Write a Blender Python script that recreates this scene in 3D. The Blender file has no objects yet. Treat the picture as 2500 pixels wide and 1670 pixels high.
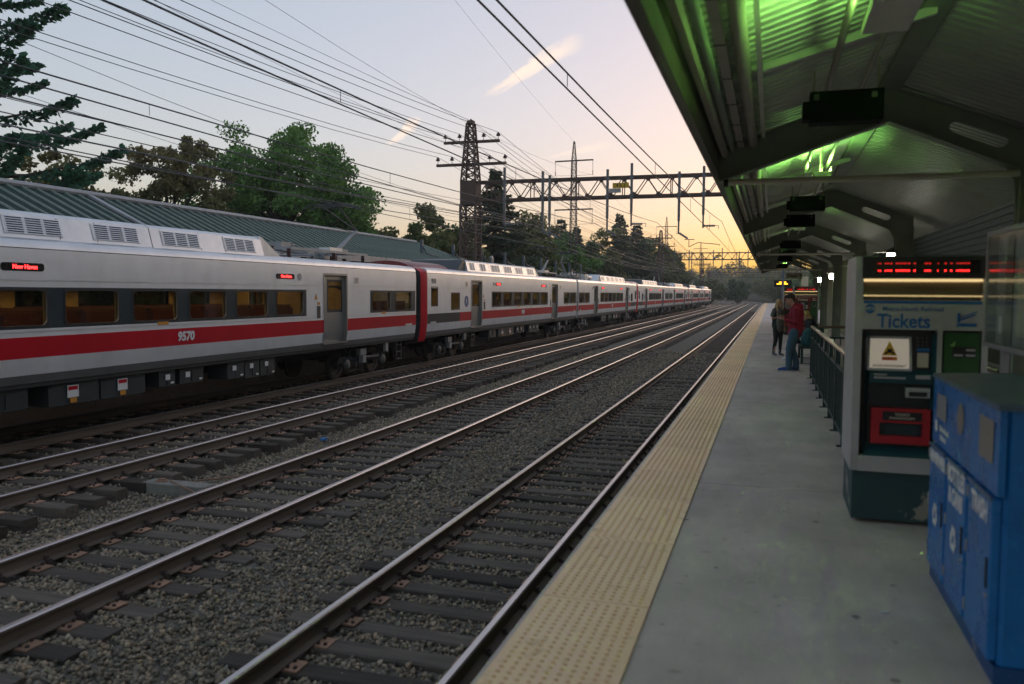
import bpy, math, random
import numpy as np
from mathutils import Vector, Matrix, Euler
random.seed(7); rng = np.random.default_rng(11)
SC = bpy.context.scene
COL = SC.collection
R = math.radians

# ------------------------------------------------------------------ camera
cam_d = bpy.data.cameras.new('camera'); cam = bpy.data.objects.new('camera', cam_d); COL.objects.link(cam)
_r, _u, _f = Vector((.954,.299,.007)), Vector((-.025,.055,.998)), Vector((-.298,.953,-.060))
_f.normalize(); _r = (_r - _f*_r.dot(_f)).normalized(); _u = _r.cross(_f)
m = Matrix.Identity(4)
for i in range(3):
    m[i][0] = _r[i]; m[i][1] = _u[i]; m[i][2] = -_f[i]
m[2][3] = 1.76
cam.matrix_world = m
cam_d.sensor_width = 36; cam_d.lens = 29.09; cam_d.clip_start = .05; cam_d.clip_end = 4000
cam_d.dof.use_dof = True; cam_d.dof.focus_distance = 32; cam_d.dof.aperture_fstop = 1.7
SC.camera = cam

# ------------------------------------------------------------------ sky and sun (dusk)
SUN_AZ = R(12)       # glow lies just right of the track direction (+Y), measured towards +X
SUN_EL = R(1.0)
w = bpy.data.worlds.new('World'); SC.world = w; w.use_nodes = True
nt = w.node_tree; nt.nodes.clear(); L = nt.links.new
def N(t, **k):
    n = nt.nodes.new(t)
    for a, b in k.items(): setattr(n, a, b)
    return n
out = N('ShaderNodeOutputWorld'); bg = N('ShaderNodeBackground'); sky = N('ShaderNodeTexSky')
sky.sky_type = 'NISHITA'; sky.sun_disc = False; sky.sun_elevation = SUN_EL; sky.sun_rotation = SUN_AZ
sky.altitude = 20; sky.air_density = 1.0; sky.dust_density = 2.2; sky.ozone_density = 2.0
bg.inputs['Strength'].default_value = SKY_STR = .145
def mth(op, a, b=None):
    n = N('ShaderNodeMath', operation=op)
    for i, x in enumerate((a, b)):
        if x is None: continue
        if isinstance(x, (int, float)): n.inputs[i].default_value = x
        else: L(x, n.inputs[i])
    return n.outputs[0]
tc = N('ShaderNodeTexCoord')
# pull the saturated low-sun sky towards the pale dusk of the photograph
hsv = N('ShaderNodeHueSaturation'); hsv.inputs['Saturation'].default_value = 1.13
gam = N('ShaderNodeGamma'); gam.inputs['Gamma'].default_value = .42; L(sky.outputs[0], gam.inputs['Color']); L(gam.outputs[0], hsv.inputs['Color'])   # softens the extreme contrast of a clear low-sun sky
sep = N('ShaderNodeSeparateXYZ'); L(tc.outputs['Generated'], sep.inputs[0])
# wisps of sunlit cloud: elongated soft patches round fixed directions in the sky, broken up by noise
def wisp(dirv, along, ln, wd, seed):
    d = Vector(dirv).normalized(); a = Vector(along); a = (a - d*a.dot(d)).normalized(); b = d.cross(a)
    def dot(v):
        n = N('ShaderNodeVectorMath', operation='DOT_PRODUCT'); L(tc.outputs['Generated'], n.inputs[0]); n.inputs[1].default_value = v; return n.outputs['Value']
    mp = N('ShaderNodeCombineXYZ')
    da, db = dot(a), dot(b)
    L(mth('MULTIPLY', da, 1.6/ln), mp.inputs[0]); L(mth('MULTIPLY', db, 1.3/wd), mp.inputs[1]); mp.inputs[2].default_value = seed
    no = N('ShaderNodeTexNoise'); no.inputs['Scale'].default_value = 1.5; no.inputs['Detail'].default_value = 6; no.inputs['Distortion'].default_value = .6
    L(mp.outputs[0], no.inputs['Vector'])
    t = mth('MULTIPLY', da, 1/ln)                      # -1..1 along
    shift = mth('MULTIPLY', mth('SUBTRACT', no.outputs[0], .5), wd*1.3)
    wloc = mth('MULTIPLY', mth('ADD', mth('MULTIPLY', t, .45), .75), wd)
    e = mth('ADD', mth('POWER', mth('ABSOLUTE', t), 2.5), mth('POWER', mth('ABSOLUTE', mth('DIVIDE', mth('ADD', db, shift), wloc)), 2))
    body = mth('MAXIMUM', mth('SUBTRACT', 1, e), 0)
    front = mth('GREATER_THAN', dot(d), 0)
    return mth('MULTIPLY', mth('MULTIPLY', body, mth('ADD', no.outputs[0], .25)), front)
def pdir(px, py):
    return (_f*2020 + _r*(px-1250) - _u*(py-835)).normalized()
def pvec(a, b): return pdir(*b) - pdir(*a)
W1 = wisp(pdir(1300,165), pvec((1180,240),(1400,108)), .068, .013, 3.1)
W2 = wisp(pdir(985,322), pvec((955,350),(1020,295)), .027, .0085, 8.2)
W3 = wisp(pdir(1415,368), pvec((1330,386),(1500,350)), .046, .0055, 5.5)
W4 = wisp(pdir(1640,462), pvec((1600,472),(1680,452)), .02, .004, 1.5)
cl = mth('ADD', mth('ADD', W1, W2), mth('ADD', mth('MULTIPLY', W3, .6), mth('MULTIPLY', W4, .6)))
cl = mth('MINIMUM', mth('MULTIPLY', cl, 1.25), .95)
mixc = N('ShaderNodeMix', data_type='RGBA'); L(cl, mixc.inputs[0]); tint = N('ShaderNodeMix', data_type='RGBA', blend_type='MULTIPLY'); tint.inputs[0].default_value = 1; tint.inputs[7].default_value = (1.045,.968,.985,1); L(hsv.outputs[0], tint.inputs[6]); L(tint.outputs[2], mixc.inputs[6])
mixc.inputs[7].default_value = (1.55, 1.26, 1.05, 1)
CLOUD = mixc.inputs[7]
L(mixc.outputs[2], bg.inputs['Color']); L(bg.outputs[0], out.inputs['Surface'])

sun_d = bpy.data.lights.new('sun', 'SUN'); sun = bpy.data.objects.new('sun', sun_d); COL.objects.link(sun)
sun_d.energy = .09; sun_d.angle = R(30); sun_d.color = (1.0, .76, .58)      # the broad afterglow low over the curve
sd = Vector((math.sin(SUN_AZ)*math.cos(R(8)), math.cos(SUN_AZ)*math.cos(R(8)), math.sin(R(8))))
sun.rotation_euler = sd.to_track_quat('Z', 'Y').to_euler(); sun.location = (0, 0, 60)

vs = SC.view_settings
SC.display_settings.display_device = 'sRGB'
vs.view_transform = 'Standard'; vs.look = 'None'; vs.gamma = 1; vs.exposure = 2.40
SC.cycles.use_denoising = True
SC.cycles.max_bounces = 4; SC.cycles.diffuse_bounces = 3; SC.cycles.glossy_bounces = 3; SC.cycles.transparent_max_bounces = 8
SC.cycles.use_adaptive_sampling = True; SC.cycles.adaptive_threshold = .02
SC.cycles.sample_clamp_indirect = 4
SC.cycles.caustics_reflective = False; SC.cycles.caustics_refractive = False

# ------------------------------------------------------------------ materials
MATS = {}
def mat(name, col, rough=.65, metal=0., var=.15, scale=4., bump=0., bscale=30., col2=None, spread=.25, ovar=0., island=0., stretch=(1,1,1), emit=0., spec=.5, rvar=0., coat=0.):
    if name in MATS: return MATS[name]
    M = bpy.data.materials.new(name); M.use_nodes = True; t = M.node_tree; b = t.nodes['Principled BSDF']; l = t.links.new
    nn = t.nodes.new
    c = tuple(col)+(1,) if len(col) == 3 else col
    tcn = nn('ShaderNodeTexCoord'); mp = nn('ShaderNodeMapping'); mp.inputs['Scale'].default_value = stretch
    l(tcn.outputs['Object'], mp.inputs['Vector'])
    oi = nn('ShaderNodeObjectInfo')
    mu = nn('ShaderNodeVectorMath'); mu.operation = 'SCALE'; mu.inputs[0].default_value = (37, 51, 23); l(oi.outputs['Random'], mu.inputs['Scale'])
    if ovar: l(mu.outputs[0], mp.inputs['Location'])
    nz = nn('ShaderNodeTexNoise'); nz.inputs['Scale'].default_value = scale; nz.inputs['Detail'].default_value = 7; nz.inputs['Roughness'].default_value = .62
    l(mp.outputs[0], nz.inputs['Vector'])
    rp = nn('ShaderNodeValToRGB'); rp.color_ramp.elements[0].position = .5-spread; rp.color_ramp.elements[1].position = .5+spread
    a = tuple(x*(1-var) for x in c[:3])+(1,); z = (tuple(col2)+(1,)) if col2 else tuple(min(1, x*(1+var)) for x in c[:3])+(1,)
    rp.color_ramp.elements[0].color = a if not col2 else c; rp.color_ramp.elements[1].color = z
    l(nz.outputs[0], rp.inputs[0]); o = rp.outputs[0]
    def vmul(o, src, amt):
        mr = nn('ShaderNodeMapRange'); mr.inputs['To Min'].default_value = 1-amt; mr.inputs['To Max'].default_value = 1+amt; l(src, mr.inputs['Value'])
        vm = nn('ShaderNodeVectorMath'); vm.operation = 'SCALE'; l(o, vm.inputs[0]); l(mr.outputs[0], vm.inputs['Scale']); return vm.outputs[0]
    if ovar: o = vmul(o, oi.outputs['Random'], ovar)
    if island:
        ge = nn('ShaderNodeNewGeometry'); o = vmul(o, ge.outputs['Random Per Island'], island)
    l(o, b.inputs['Base Color'])
    b.inputs['Roughness'].default_value = rough; b.inputs['Metallic'].default_value = metal
    b.inputs['Specular IOR Level'].default_value = spec
    if coat: b.inputs['Coat Weight'].default_value = coat; b.inputs['Coat Roughness'].default_value = .15
    if rvar:
        mr = nn('ShaderNodeMapRange'); mr.inputs['To Min'].default_value = max(.02, rough-rvar); mr.inputs['To Max'].default_value = min(1, rough+rvar); l(nz.outputs[0], mr.inputs['Value']); l(mr.outputs[0], b.inputs['Roughness'])
    if bump:
        n2 = nn('ShaderNodeTexNoise'); n2.inputs['Scale'].default_value = bscale; n2.inputs['Detail'].default_value = 5; l(mp.outputs[0], n2.inputs['Vector'])
        bp = nn('ShaderNodeBump'); bp.inputs['Strength'].default_value = bump; bp.inputs['Distance'].default_value = .02; l(n2.outputs[0], bp.inputs['Height']); l(bp.outputs[0], b.inputs['Normal'])
    if emit:
        b.inputs['Emission Color'].default_value = c; b.inputs['Emission Strength'].default_value = emit
    MATS[name] = M
    return M
def leafmat(name, c1, c2, island=.45):
    M = mat(name, c1, .6, col2=c2, scale=.35, spread=.18, island=island, spec=.25)
    t = M.node_tree; b = t.nodes['Principled BSDF']; o = t.nodes['Material Output']
    tr = t.nodes.new('ShaderNodeBsdfTranslucent'); mx = t.nodes.new('ShaderNodeMixShader'); mx.inputs[0].default_value = .42
    src = b.inputs['Base Color'].links[0].from_socket
    t.links.new(src, tr.inputs[0]); t.links.new(b.outputs[0], mx.inputs[1]); t.links.new(tr.outputs[0], mx.inputs[2]); t.links.new(mx.outputs[0], o.inputs[0])
    return M
def glassmat(name, tint=(.5,.55,.55), refl=.12, rough=.02):
    M = bpy.data.materials.new(name); M.use_nodes = True; t = M.node_tree; t.nodes.clear(); nn = t.nodes.new; l = t.links.new
    o = nn('ShaderNodeOutputMaterial'); tr = nn('ShaderNodeBsdfTransparent'); gl = nn('ShaderNodeBsdfGlossy'); mx = nn('ShaderNodeMixShader')
    tr.inputs[0].default_value = tint+(1,); gl.inputs['Roughness'].default_value = rough; gl.inputs['Color'].default_value = (.9,.95,1,1)
    ge = nn('ShaderNodeNewGeometry'); dp = nn('ShaderNodeVectorMath'); dp.operation = 'DOT_PRODUCT'; l(ge.outputs['Normal'], dp.inputs[0]); l(ge.outputs['Incoming'], dp.inputs[1])
    def mm(op, a, b):
        n = nn('ShaderNodeMath'); n.operation = op
        for k, x in enumerate((a, b)):
            if isinstance(x, (int, float)): n.inputs[k].default_value = x
            else: l(x, n.inputs[k])
        return n.outputs[0]
    sch = mm('POWER', mm('SUBTRACT', 1, mm('ABSOLUTE', dp.outputs['Value'], 0)), 5)
    ad = nn('ShaderNodeMath'); ad.operation = 'MULTIPLY_ADD'; ad.inputs[1].default_value = 1-refl; ad.inputs[2].default_value = refl; l(sch, ad.inputs[0]); ad.use_clamp = True
    l(ad.outputs[0], mx.inputs[0]); l(tr.outputs[0], mx.inputs[1]); l(gl.outputs[0], mx.inputs[2]); l(mx.outputs[0], o.inputs[0]); MATS[name] = M
    return M
def emat(name, col, s):
    M = bpy.data.materials.new(name); M.use_nodes = True; t = M.node_tree; b = t.nodes['Principled BSDF']
    b.inputs['Base Color'].default_value = tuple(x*.3 for x in col)+(1,); b.inputs['Emission Color'].default_value = col+(1,); b.inputs['Emission Strength'].default_value = s; MATS[name] = M
    return M

# ------------------------------------------------------------------ mesh helpers
class MB:
    def __init__(s): s.v = []; s.f = []; s.m = []
    def quad(s, a, b, c, d, m=0):
        n = len(s.v); s.v += [tuple(a), tuple(b), tuple(c), tuple(d)]; s.f.append((n, n+1, n+2, n+3)); s.m.append(m); return s
    def poly(s, pts, m=0):
        n = len(s.v); s.v += [tuple(p) for p in pts]; s.f.append(tuple(range(n, n+len(pts)))); s.m.append(m); return s
    def box(s, x0, x1, y0, y1, z0, z1, m=0):
        n = len(s.v)
        s.v += [(x0,y0,z0),(x1,y0,z0),(x1,y1,z0),(x0,y1,z0),(x0,y0,z1),(x1,y0,z1),(x1,y1,z1),(x0,y1,z1)]
        s.f += [(n+3,n+2,n+1,n),(n+4,n+5,n+6,n+7),(n,n+1,n+5,n+4),(n+1,n+2,n+6,n+5),(n+2,n+3,n+7,n+6),(n+3,n,n+4,n+7)]; s.m += [m]*6; return s
    def bar(s, p, q, w, h, up=(0,0,1), m=0):
        p, q = Vector(p), Vector(q); d = (q-p).normalized(); u = Vector(up)
        sd = d.cross(u)
        if sd.length < 1e-4: sd = d.cross(Vector((0,1,0)))
        sd.normalize(); u = sd.cross(d); n = len(s.v); a = sd*w/2; b = u*h/2
        for c in (p, q): s.v += [tuple(c-a-b), tuple(c+a-b), tuple(c+a+b), tuple(c-a+b)]
        s.f += [(n,n+1,n+2,n+3)[::-1],(n+4,n+5,n+6,n+7)]+[(n+i,n+(i+1)%4,n+4+(i+1)%4,n+4+i) for i in range(4)]; s.m += [m]*6; return s
    def tube(s, pts, r, n=8, m=0, caps=True):
        pts = [Vector(p) for p in pts]; rs = r if isinstance(r, (list, tuple)) else [r]*len(pts); base = len(s.v); pu = None
        for i, p in enumerate(pts):
            d = (pts[min(i+1, len(pts)-1)]-pts[max(i-1, 0)]).normalized()
            u = pu if pu is not None else (Vector((0,0,1)) if abs(d.z) < .9 else Vector((1,0,0)))
            a = d.cross(u)
            if a.length < 1e-5: a = d.cross(Vector((0,1,0)))
            a.normalize(); u = a.cross(d); pu = u
            for k in range(n):
                t = 2*math.pi*k/n; s.v.append(tuple(p+(a*math.cos(t)+u*math.sin(t))*rs[i]))
        for i in range(len(pts)-1):
            for k in range(n):
                s.f.append((base+i*n+k, base+i*n+(k+1)%n, base+(i+1)*n+(k+1)%n, base+(i+1)*n+k)); s.m.append(m)
        if caps:
            s.f.append(tuple(base+k for k in range(n))[::-1]); e = base+(len(pts)-1)*n; s.f.append(tuple(e+k for k in range(n))); s.m += [m, m]
        return s
    def lathe(s, prof, c=(0,0,0), n=12, axis='Z', m=0):
        base = len(s.v)
        for r, h in prof:
            for k in range(n):
                t = 2*math.pi*k/n; a, b = r*math.cos(t), r*math.sin(t)
                p = {'Z': (a, b, h), 'X': (h, a, b), 'Y': (b, h, a)}[axis]
                s.v.append((p[0]+c[0], p[1]+c[1], p[2]+c[2]))
        for i in range(len(prof)-1):
            for k in range(n):
                s.f.append((base+i*n+k, base+i*n+(k+1)%n, base+(i+1)*n+(k+1)%n, base+(i+1)*n+k)); s.m.append(m)
        s.f.append(tuple(base+k for k in range(n))[::-1]); e = base+(len(prof)-1)*n; s.f.append(tuple(e+k for k in range(n))); s.m += [m, m]
        return s
    def extr(s, poly, axis, a0, a1, m=0, caps=True):
        """extrude a 2D polygon along an axis ('X': poly=(y,z); 'Y': poly=(x,z); 'Z': poly=(x,y))"""
        f = {'X': lambda p, a: (a, p[0], p[1]), 'Y': lambda p, a: (p[0], a, p[1]), 'Z': lambda p, a: (p[0], p[1], a)}[axis]
        n = len(s.v); k = len(poly); s.v += [f(p, a0) for p in poly]+[f(p, a1) for p in poly]
        for i in range(k): s.f.append((n+i, n+(i+1) % k, n+k+(i+1) % k, n+k+i)); s.m.append(m)
        if caps: s.f += [tuple(n+i for i in range(k))[::-1], tuple(n+k+i for i in range(k))]; s.m += [m, m]
        return s
    def add(s, o, T=None, m=None):
        n = len(s.v); s.v += [tuple(T @ Vector(p)) for p in o.v] if T is not None else o.v
        s.f += [tuple(i+n for i in f) for f in o.f]; s.m += o.m if m is None else [m]*len(o.f); return s
    def mesh(s, name, mats, smooth=False, fix=True):
        me = bpy.data.meshes.new(name); me.from_pydata(s.v, [], s.f)
        for mm in (mats if isinstance(mats, (list, tuple)) else [mats]): me.materials.append(mm)
        if any(s.m): me.polygons.foreach_set('material_index', s.m)
        if fix:
            import bmesh
            bm = bmesh.new(); bm.from_mesh(me)
            if fix == 'weld': bmesh.ops.remove_doubles(bm, verts=bm.verts, dist=1e-4)
            bmesh.ops.recalc_face_normals(bm, faces=bm.faces); bm.to_mesh(me); bm.free()
        if smooth:
            me.polygons.foreach_set('use_smooth', [True]*len(me.polygons))
            if smooth != 'all': me.set_sharp_from_angle(angle=R(38))
        return me
    def build(s, name, mats, parent=None, smooth=False, fix=True):
        return obj(name, s.mesh(name, mats, smooth, fix), parent)
def obj(name, me, parent=None, loc=None, rot=None):
    o = bpy.data.objects.new(name, me); COL.objects.link(o)
    if parent is not None:
        o.parent = parent
        if parent.get('_w'): o.matrix_parent_inverse = Matrix.Translation(-Vector(parent['_w']))
    if loc is not None: o.location = loc
    if rot is not None: o.rotation_euler = rot
    return o
def thing(name, label, cat, loc=(0,0,0), group=None, rz=0, local=False):
    """an Empty at the base; parts of a one-off are modelled in world coordinates unless local=True"""
    o = bpy.data.objects.new(name, None); COL.objects.link(o); o.location = loc; o.rotation_euler = (0,0,rz); o.empty_display_size = .2
    tag(o, label, cat, group)
    if not local and Vector(loc).length > 0: o['_w'] = list(loc)
    return o
def tag(o, label=None, cat=None, group=None, kind=None):
    if label: o['label'] = label
    if cat: o['category'] = cat
    if group: o['group'] = group
    if kind: o['kind'] = kind
    return o
def dup(o, parent=None, loc=None, rz=None, label=None):
    c = o.copy(); COL.objects.link(c)
    if parent is not None: c.parent = parent
    if loc is not None: c.location = loc
    if rz is not None: c.rotation_euler = (0,0,rz)
    if label: c['label'] = label
    for ch in o.children: dup(ch, c)
    return c
def text_mesh(name, txt, size, mats, ext=.002, bold=0., align='CENTER', shear=0., sx=1.):
    cu = bpy.data.curves.new(name, 'FONT'); cu.body = txt; cu.size = size; cu.extrude = ext; cu.offset = bold; cu.align_x = align; cu.align_y = 'CENTER'; cu.shear = shear; cu.resolution_u = 3
    o = bpy.data.objects.new(name, cu); COL.objects.link(o)
    dg = bpy.context.evaluated_depsgraph_get(); me = bpy.data.meshes.new_from_object(o.evaluated_get(dg))
    bpy.data.objects.remove(o); bpy.data.curves.remove(cu); me.name = name; me.materials.clear(); me.materials.append(mats)
    if sx != 1.: me.transform(Matrix.Diagonal((sx,1,1,1)))
    return me
# text facing directions: text lies in XY facing +Z; rotate so that it faces...
FACE_PX = (R(90), 0, R(90))     # faces +X, reads along +Y
FACE_NX = (R(90), 0, R(-90))    # faces -X
FACE_NY = (R(90), 0, 0)         # faces -Y, reads along +X
def nmesh(name, V, F, mats, mi=None):
    """V (n,3) F (m,k) numpy"""
    me = bpy.data.meshes.new(name); n, k = F.shape
    me.vertices.add(len(V)); me.vertices.foreach_set('co', V.astype(np.float32).ravel())
    me.loops.add(n*k); me.loops.foreach_set('vertex_index', F.astype(np.int32).ravel())
    me.polygons.add(n); me.polygons.foreach_set('loop_start', np.arange(0, n*k, k, dtype=np.int32))
    try: me.polygons.foreach_set('loop_total', np.full(n, k, dtype=np.int32))
    except Exception: pass
    for mm in (mats if isinstance(mats, (list, tuple)) else [mats]): me.materials.append(mm)
    if mi is not None: me.polygons.foreach_set('material_index', mi.astype(np.int32))
    me.update(calc_edges=True); return me

# ------------------------------------------------------------------ shared materials
M_conc = mat('platform_concrete', (.56,.468,.425), .8, var=.22, scale=1.3, spread=.3, bump=.12, bscale=160, ovar=.06)
def _stains():
    t = M_conc.node_tree; b = t.nodes['Principled BSDF']; src = b.inputs['Base Color'].links[0].from_socket; nn = t.nodes.new; l = t.links.new
    ge = nn('ShaderNodeNewGeometry'); n1 = nn('ShaderNodeTexNoise'); n1.inputs['Scale'].default_value = 9; n1.inputs['Detail'].default_value = 3; l(ge.outputs['Position'], n1.inputs['Vector'])
    r1 = nn('ShaderNodeValToRGB'); r1.color_ramp.elements[0].position = .66; r1.color_ramp.elements[0].color = (1,1,1,1); r1.color_ramp.elements[1].position = .74; r1.color_ramp.elements[1].color = (.55,.53,.5,1); l(n1.outputs[0], r1.inputs[0])
    mp = nn('ShaderNodeMapping'); mp.inputs['Scale'].default_value = (.9,.28,1); l(ge.outputs['Position'], mp.inputs['Vector'])
    n2 = nn('ShaderNodeTexNoise'); n2.inputs['Scale'].default_value = 1.1; n2.inputs['Detail'].default_value = 8; n2.inputs['Roughness'].default_value = .7; l(mp.outputs[0], n2.inputs['Vector'])
    r2 = nn('ShaderNodeValToRGB'); r2.color_ramp.elements[0].position = .3; r2.color_ramp.elements[0].color = (.72,.71,.68,1); r2.color_ramp.elements[1].position = .7; r2.color_ramp.elements[1].color = (1.12,1.11,1.08,1); l(n2.outputs[0], r2.inputs[0])
    m1 = nn('ShaderNodeMix'); m1.data_type = 'RGBA'; m1.blend_type = 'MULTIPLY'; m1.inputs[0].default_value = 1; l(src, m1.inputs[6]); l(r1.outputs[0], m1.inputs[7])
    m2 = nn('ShaderNodeMix'); m2.data_type = 'RGBA'; m2.blend_type = 'MULTIPLY'; m2.inputs[0].default_value = 1; l(m1.outputs[2], m2.inputs[6]); l(r2.outputs[0], m2.inputs[7]); l(m2.outputs[2], b.inputs['Base Color'])
    vo = nn('ShaderNodeTexVoronoi'); vo.inputs['Scale'].default_value = 2.3; l(ge.outputs['Position'], vo.inputs['Vector'])
    r3 = nn('ShaderNodeValToRGB'); r3.color_ramp.elements[0].position = .045; r3.color_ramp.elements[0].color = (.42,.41,.40,1); r3.color_ramp.elements[1].position = .065; r3.color_ramp.elements[1].color = (1,1,1,1); l(vo.outputs['Distance'], r3.inputs[0])
    m3 = nn('ShaderNodeMix'); m3.data_type = 'RGBA'; m3.blend_type = 'MULTIPLY'; m3.inputs[0].default_value = 1; l(m2.outputs[2], m3.inputs[6]); l(r3.outputs[0], m3.inputs[7]); l(m3.outputs[2], b.inputs['Base Color'])
_stains()
M_edge = mat('edge_concrete', (.22,.215,.20), .85, var=.3, scale=6, bump=.2, bscale=60)
M_tact = mat('tactile_yellow', (.90,.575,.31), .62, col2=(.98,.70,.43), scale=2.2, spread=.22, ovar=.06, bump=.05, bscale=200)
def _specks(M, sc=6., lo=.62, hi=.70, dark=(.45,.42,.38)):
    t = M.node_tree; b = t.nodes['Principled BSDF']; src = b.inputs['Base Color'].links[0].from_socket; nn = t.nodes.new; l = t.links.new
    ge = nn('ShaderNodeNewGeometry'); n1 = nn('ShaderNodeTexNoise'); n1.inputs['Scale'].default_value = sc; n1.inputs['Detail'].default_value = 5; n1.inputs['Roughness'].default_value = .65; l(ge.outputs['Position'], n1.inputs['Vector'])
    r1 = nn('ShaderNodeValToRGB'); r1.color_ramp.elements[0].position = lo; r1.color_ramp.elements[0].color = (1,1,1,1); r1.color_ramp.elements[1].position = hi; r1.color_ramp.elements[1].color = dark+(1,); l(n1.outputs[0], r1.inputs[0])
    m1 = nn('ShaderNodeMix'); m1.data_type = 'RGBA'; m1.blend_type = 'MULTIPLY'; m1.inputs[0].default_value = 1; l(src, m1.inputs[6]); l(r1.outputs[0], m1.inputs[7]); l(m1.outputs[2], b.inputs['Base Color'])
_specks(M_tact, 7., .58, .74, (.60,.55,.48))
M_ball = mat('ballast_stone', (.25,.232,.208), .9, var=.35, scale=.7, spread=.3, island=.55, spec=.2)
def _stone():
    M = M_ball; t = M.node_tree; b = t.nodes['Principled BSDF']; ge = t.nodes.new('ShaderNodeNewGeometry'); rp = t.nodes.new('ShaderNodeValToRGB'); rp.color_ramp.interpolation = 'LINEAR'
    cs = [(0,(.08,.068,.046)),(.22,(.20,.172,.12)),(.5,(.315,.25,.16)),(.7,(.42,.295,.175)),(.85,(.25,.23,.175)),(.95,(.50,.33,.17)),(1,(.56,.46,.32))]
    while len(rp.color_ramp.elements) < len(cs): rp.color_ramp.elements.new(.5)
    for e, (p, c) in zip(rp.color_ramp.elements, cs): e.position = p; e.color = c+(1,)
    t.links.new(ge.outputs['Random Per Island'], rp.inputs[0])
    mx = t.nodes.new('ShaderNodeMix'); mx.data_type = 'RGBA'; mx.inputs[0].default_value = .75; src = b.inputs['Base Color'].links[0].from_socket
    t.links.new(src, mx.inputs[6]); t.links.new(rp.outputs[0], mx.inputs[7]); t.links.new(mx.outputs[2], b.inputs['Base Color'])
_stone()
M_gbase = mat('ballast_ground', (.15,.135,.11), .95, var=.5, scale=14, spread=.28, bump=1.0, bscale=28, spec=.1)
M_tie = mat('tie_wood', (.036,.032,.028), .85, col2=(.145,.118,.092), scale=3.5, spread=.3, stretch=(.5,7,7), ovar=.5, bump=.35, bscale=16, spec=.25)
M_plate = mat('rusty_tie_plate', (.33,.19,.12), .8, var=.3, scale=9, ovar=.25, bump=.1)
M_railside = mat('rail_rust', (.13,.098,.074), .75, var=.4, scale=3, stretch=(1,.2,1), spec=.3)
M_railtop = mat('rail_polished', (.50,.465,.45), .34, 1.0, var=.12, scale=4, stretch=(1,.1,1), rvar=.06)
M_spike = mat('rusty_spike', (.06,.042,.034), .8)
M_steel = mat('train_silver', (.78,.775,.77), .42, .3, var=.10, scale=.9, stretch=(1,1.6,.25), spread=.32, rvar=.08, ovar=.03)
M_roofs = mat('train_roof_silver', (.72,.72,.72), .32, .6, var=.14, scale=1.5, rvar=.08)
M_pod = mat('roof_pod_aluminium', (.76,.76,.76), .34, .45, var=.12, scale=2.2, rvar=.08)
M_red = mat('train_red', (.50,.006,.018), .5, var=.14, scale=1.2, stretch=(1,.6,.6), spec=.12)
M_nose = mat('cab_red', (.62,.022,.028), .4, var=.12, scale=1.2, spec=.3)
M_band = mat('window_band', (.018,.035,.043), .3, var=.2, spec=.5)
M_rub = mat('black_rubber', (.010,.012,.013), .55)
M_skirt = mat('train_grey_sill', (.10,.10,.095), .55, var=.25, scale=2)
M_under = mat('underframe_black', (.018,.020,.020), .7, var=.4, scale=3)
M_boxu = mat('equipment_box', (.020,.029,.031), .55, var=.3, scale=3, ovar=.2)
M_door = mat('door_steel', (.33,.32,.30), .36, .6, var=.12, scale=2, stretch=(1,2,.4))
M_glass = glassmat('train_glass', (.55,.52,.44), .06)
M_led = emat('red_led', (1.0,.02,.02), 1.6)
M_ledbg = mat('led_black', (.006,.006,.007), .25)
M_orange = mat('orange_label', (.62,.25,.02), .6, var=.05)
M_white = mat('white_paint', (.74,.73,.70), .55, var=.05)
M_black = mat('black_paint', (.012,.012,.013), .5)
M_darkg = mat('dark_grey_paint', (.06,.062,.065), .5, var=.15)
M_seat = mat('seat_red', (.15,.04,.03), .8, var=.2)
M_int = mat('train_interior', (.52,.38,.15), .6, var=.2)
M_intl = emat('train_ceiling_light', (1.0,.70,.32), .7)
M_rustst = mat('rusty_lattice_steel', (.085,.058,.048), .8, col2=(.13,.085,.065), scale=2.5, bump=.1)
M_galv = mat('galvanised_steel', (.33,.335,.34), .5, .4, var=.2, scale=3)
M_rdeck = mat('canopy_deck_shaded', (.46,.48,.42), .5, var=.16, scale=1.2)  # darker deck copy for the right slope, its shade put into the colour
M_dgal = mat('dull_grey_steel', (.16,.165,.17), .6, .2, var=.2, scale=3)
M_wire = mat('overhead_wire', (.07,.068,.068), .55, .3)
M_ins = mat('brown_insulator', (.09,.035,.03), .3, var=.2)
M_insg = mat('grey_insulator', (.20,.22,.24), .4, var=.2)
M_can = mat('canopy_steel', (.27,.30,.24), .6, var=.16, scale=2.5)
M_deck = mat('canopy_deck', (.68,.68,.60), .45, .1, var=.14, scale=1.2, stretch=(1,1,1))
M_pipe = mat('canopy_pipe', (.40,.37,.30), .5, var=.15, scale=3)
M_rail2 = mat('railing_green', (.014,.046,.042), .42, var=.2)
M_hand = mat('handrail_worn', (.22,.17,.12), .28, .8, var=.2, scale=5)
M_tvm = mat('machine_grey', (.44,.44,.43), .42, .25, var=.10, scale=3)
M_tvmd = mat('machine_dark', (.018,.024,.026), .4, var=.2)
M_tvmb = mat('machine_teal_base', (.020,.042,.048), .55, var=.2, scale=5)
M_blue = mat('bin_blue', (.008,.15,.42), .28, var=.22, scale=3, col2=None, rvar=.1, bump=.25, bscale=3)
_specks(M_blue, 11., .60, .70, (2.2,1.6,1.3)); _specks(M_tvm, 5., .55, .8, (.75,.74,.70)); _specks(M_steel, 1.3, .5, .8, (.86,.85,.83))
M_rod = mat('pale_rod', (.72,.70,.58), .5, var=.08)
M_boxk = mat('message_box_black', (.005,.006,.006), .7, spec=.12)
M_skin = mat('skin', (.46,.27,.19), .55, var=.06)
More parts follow.
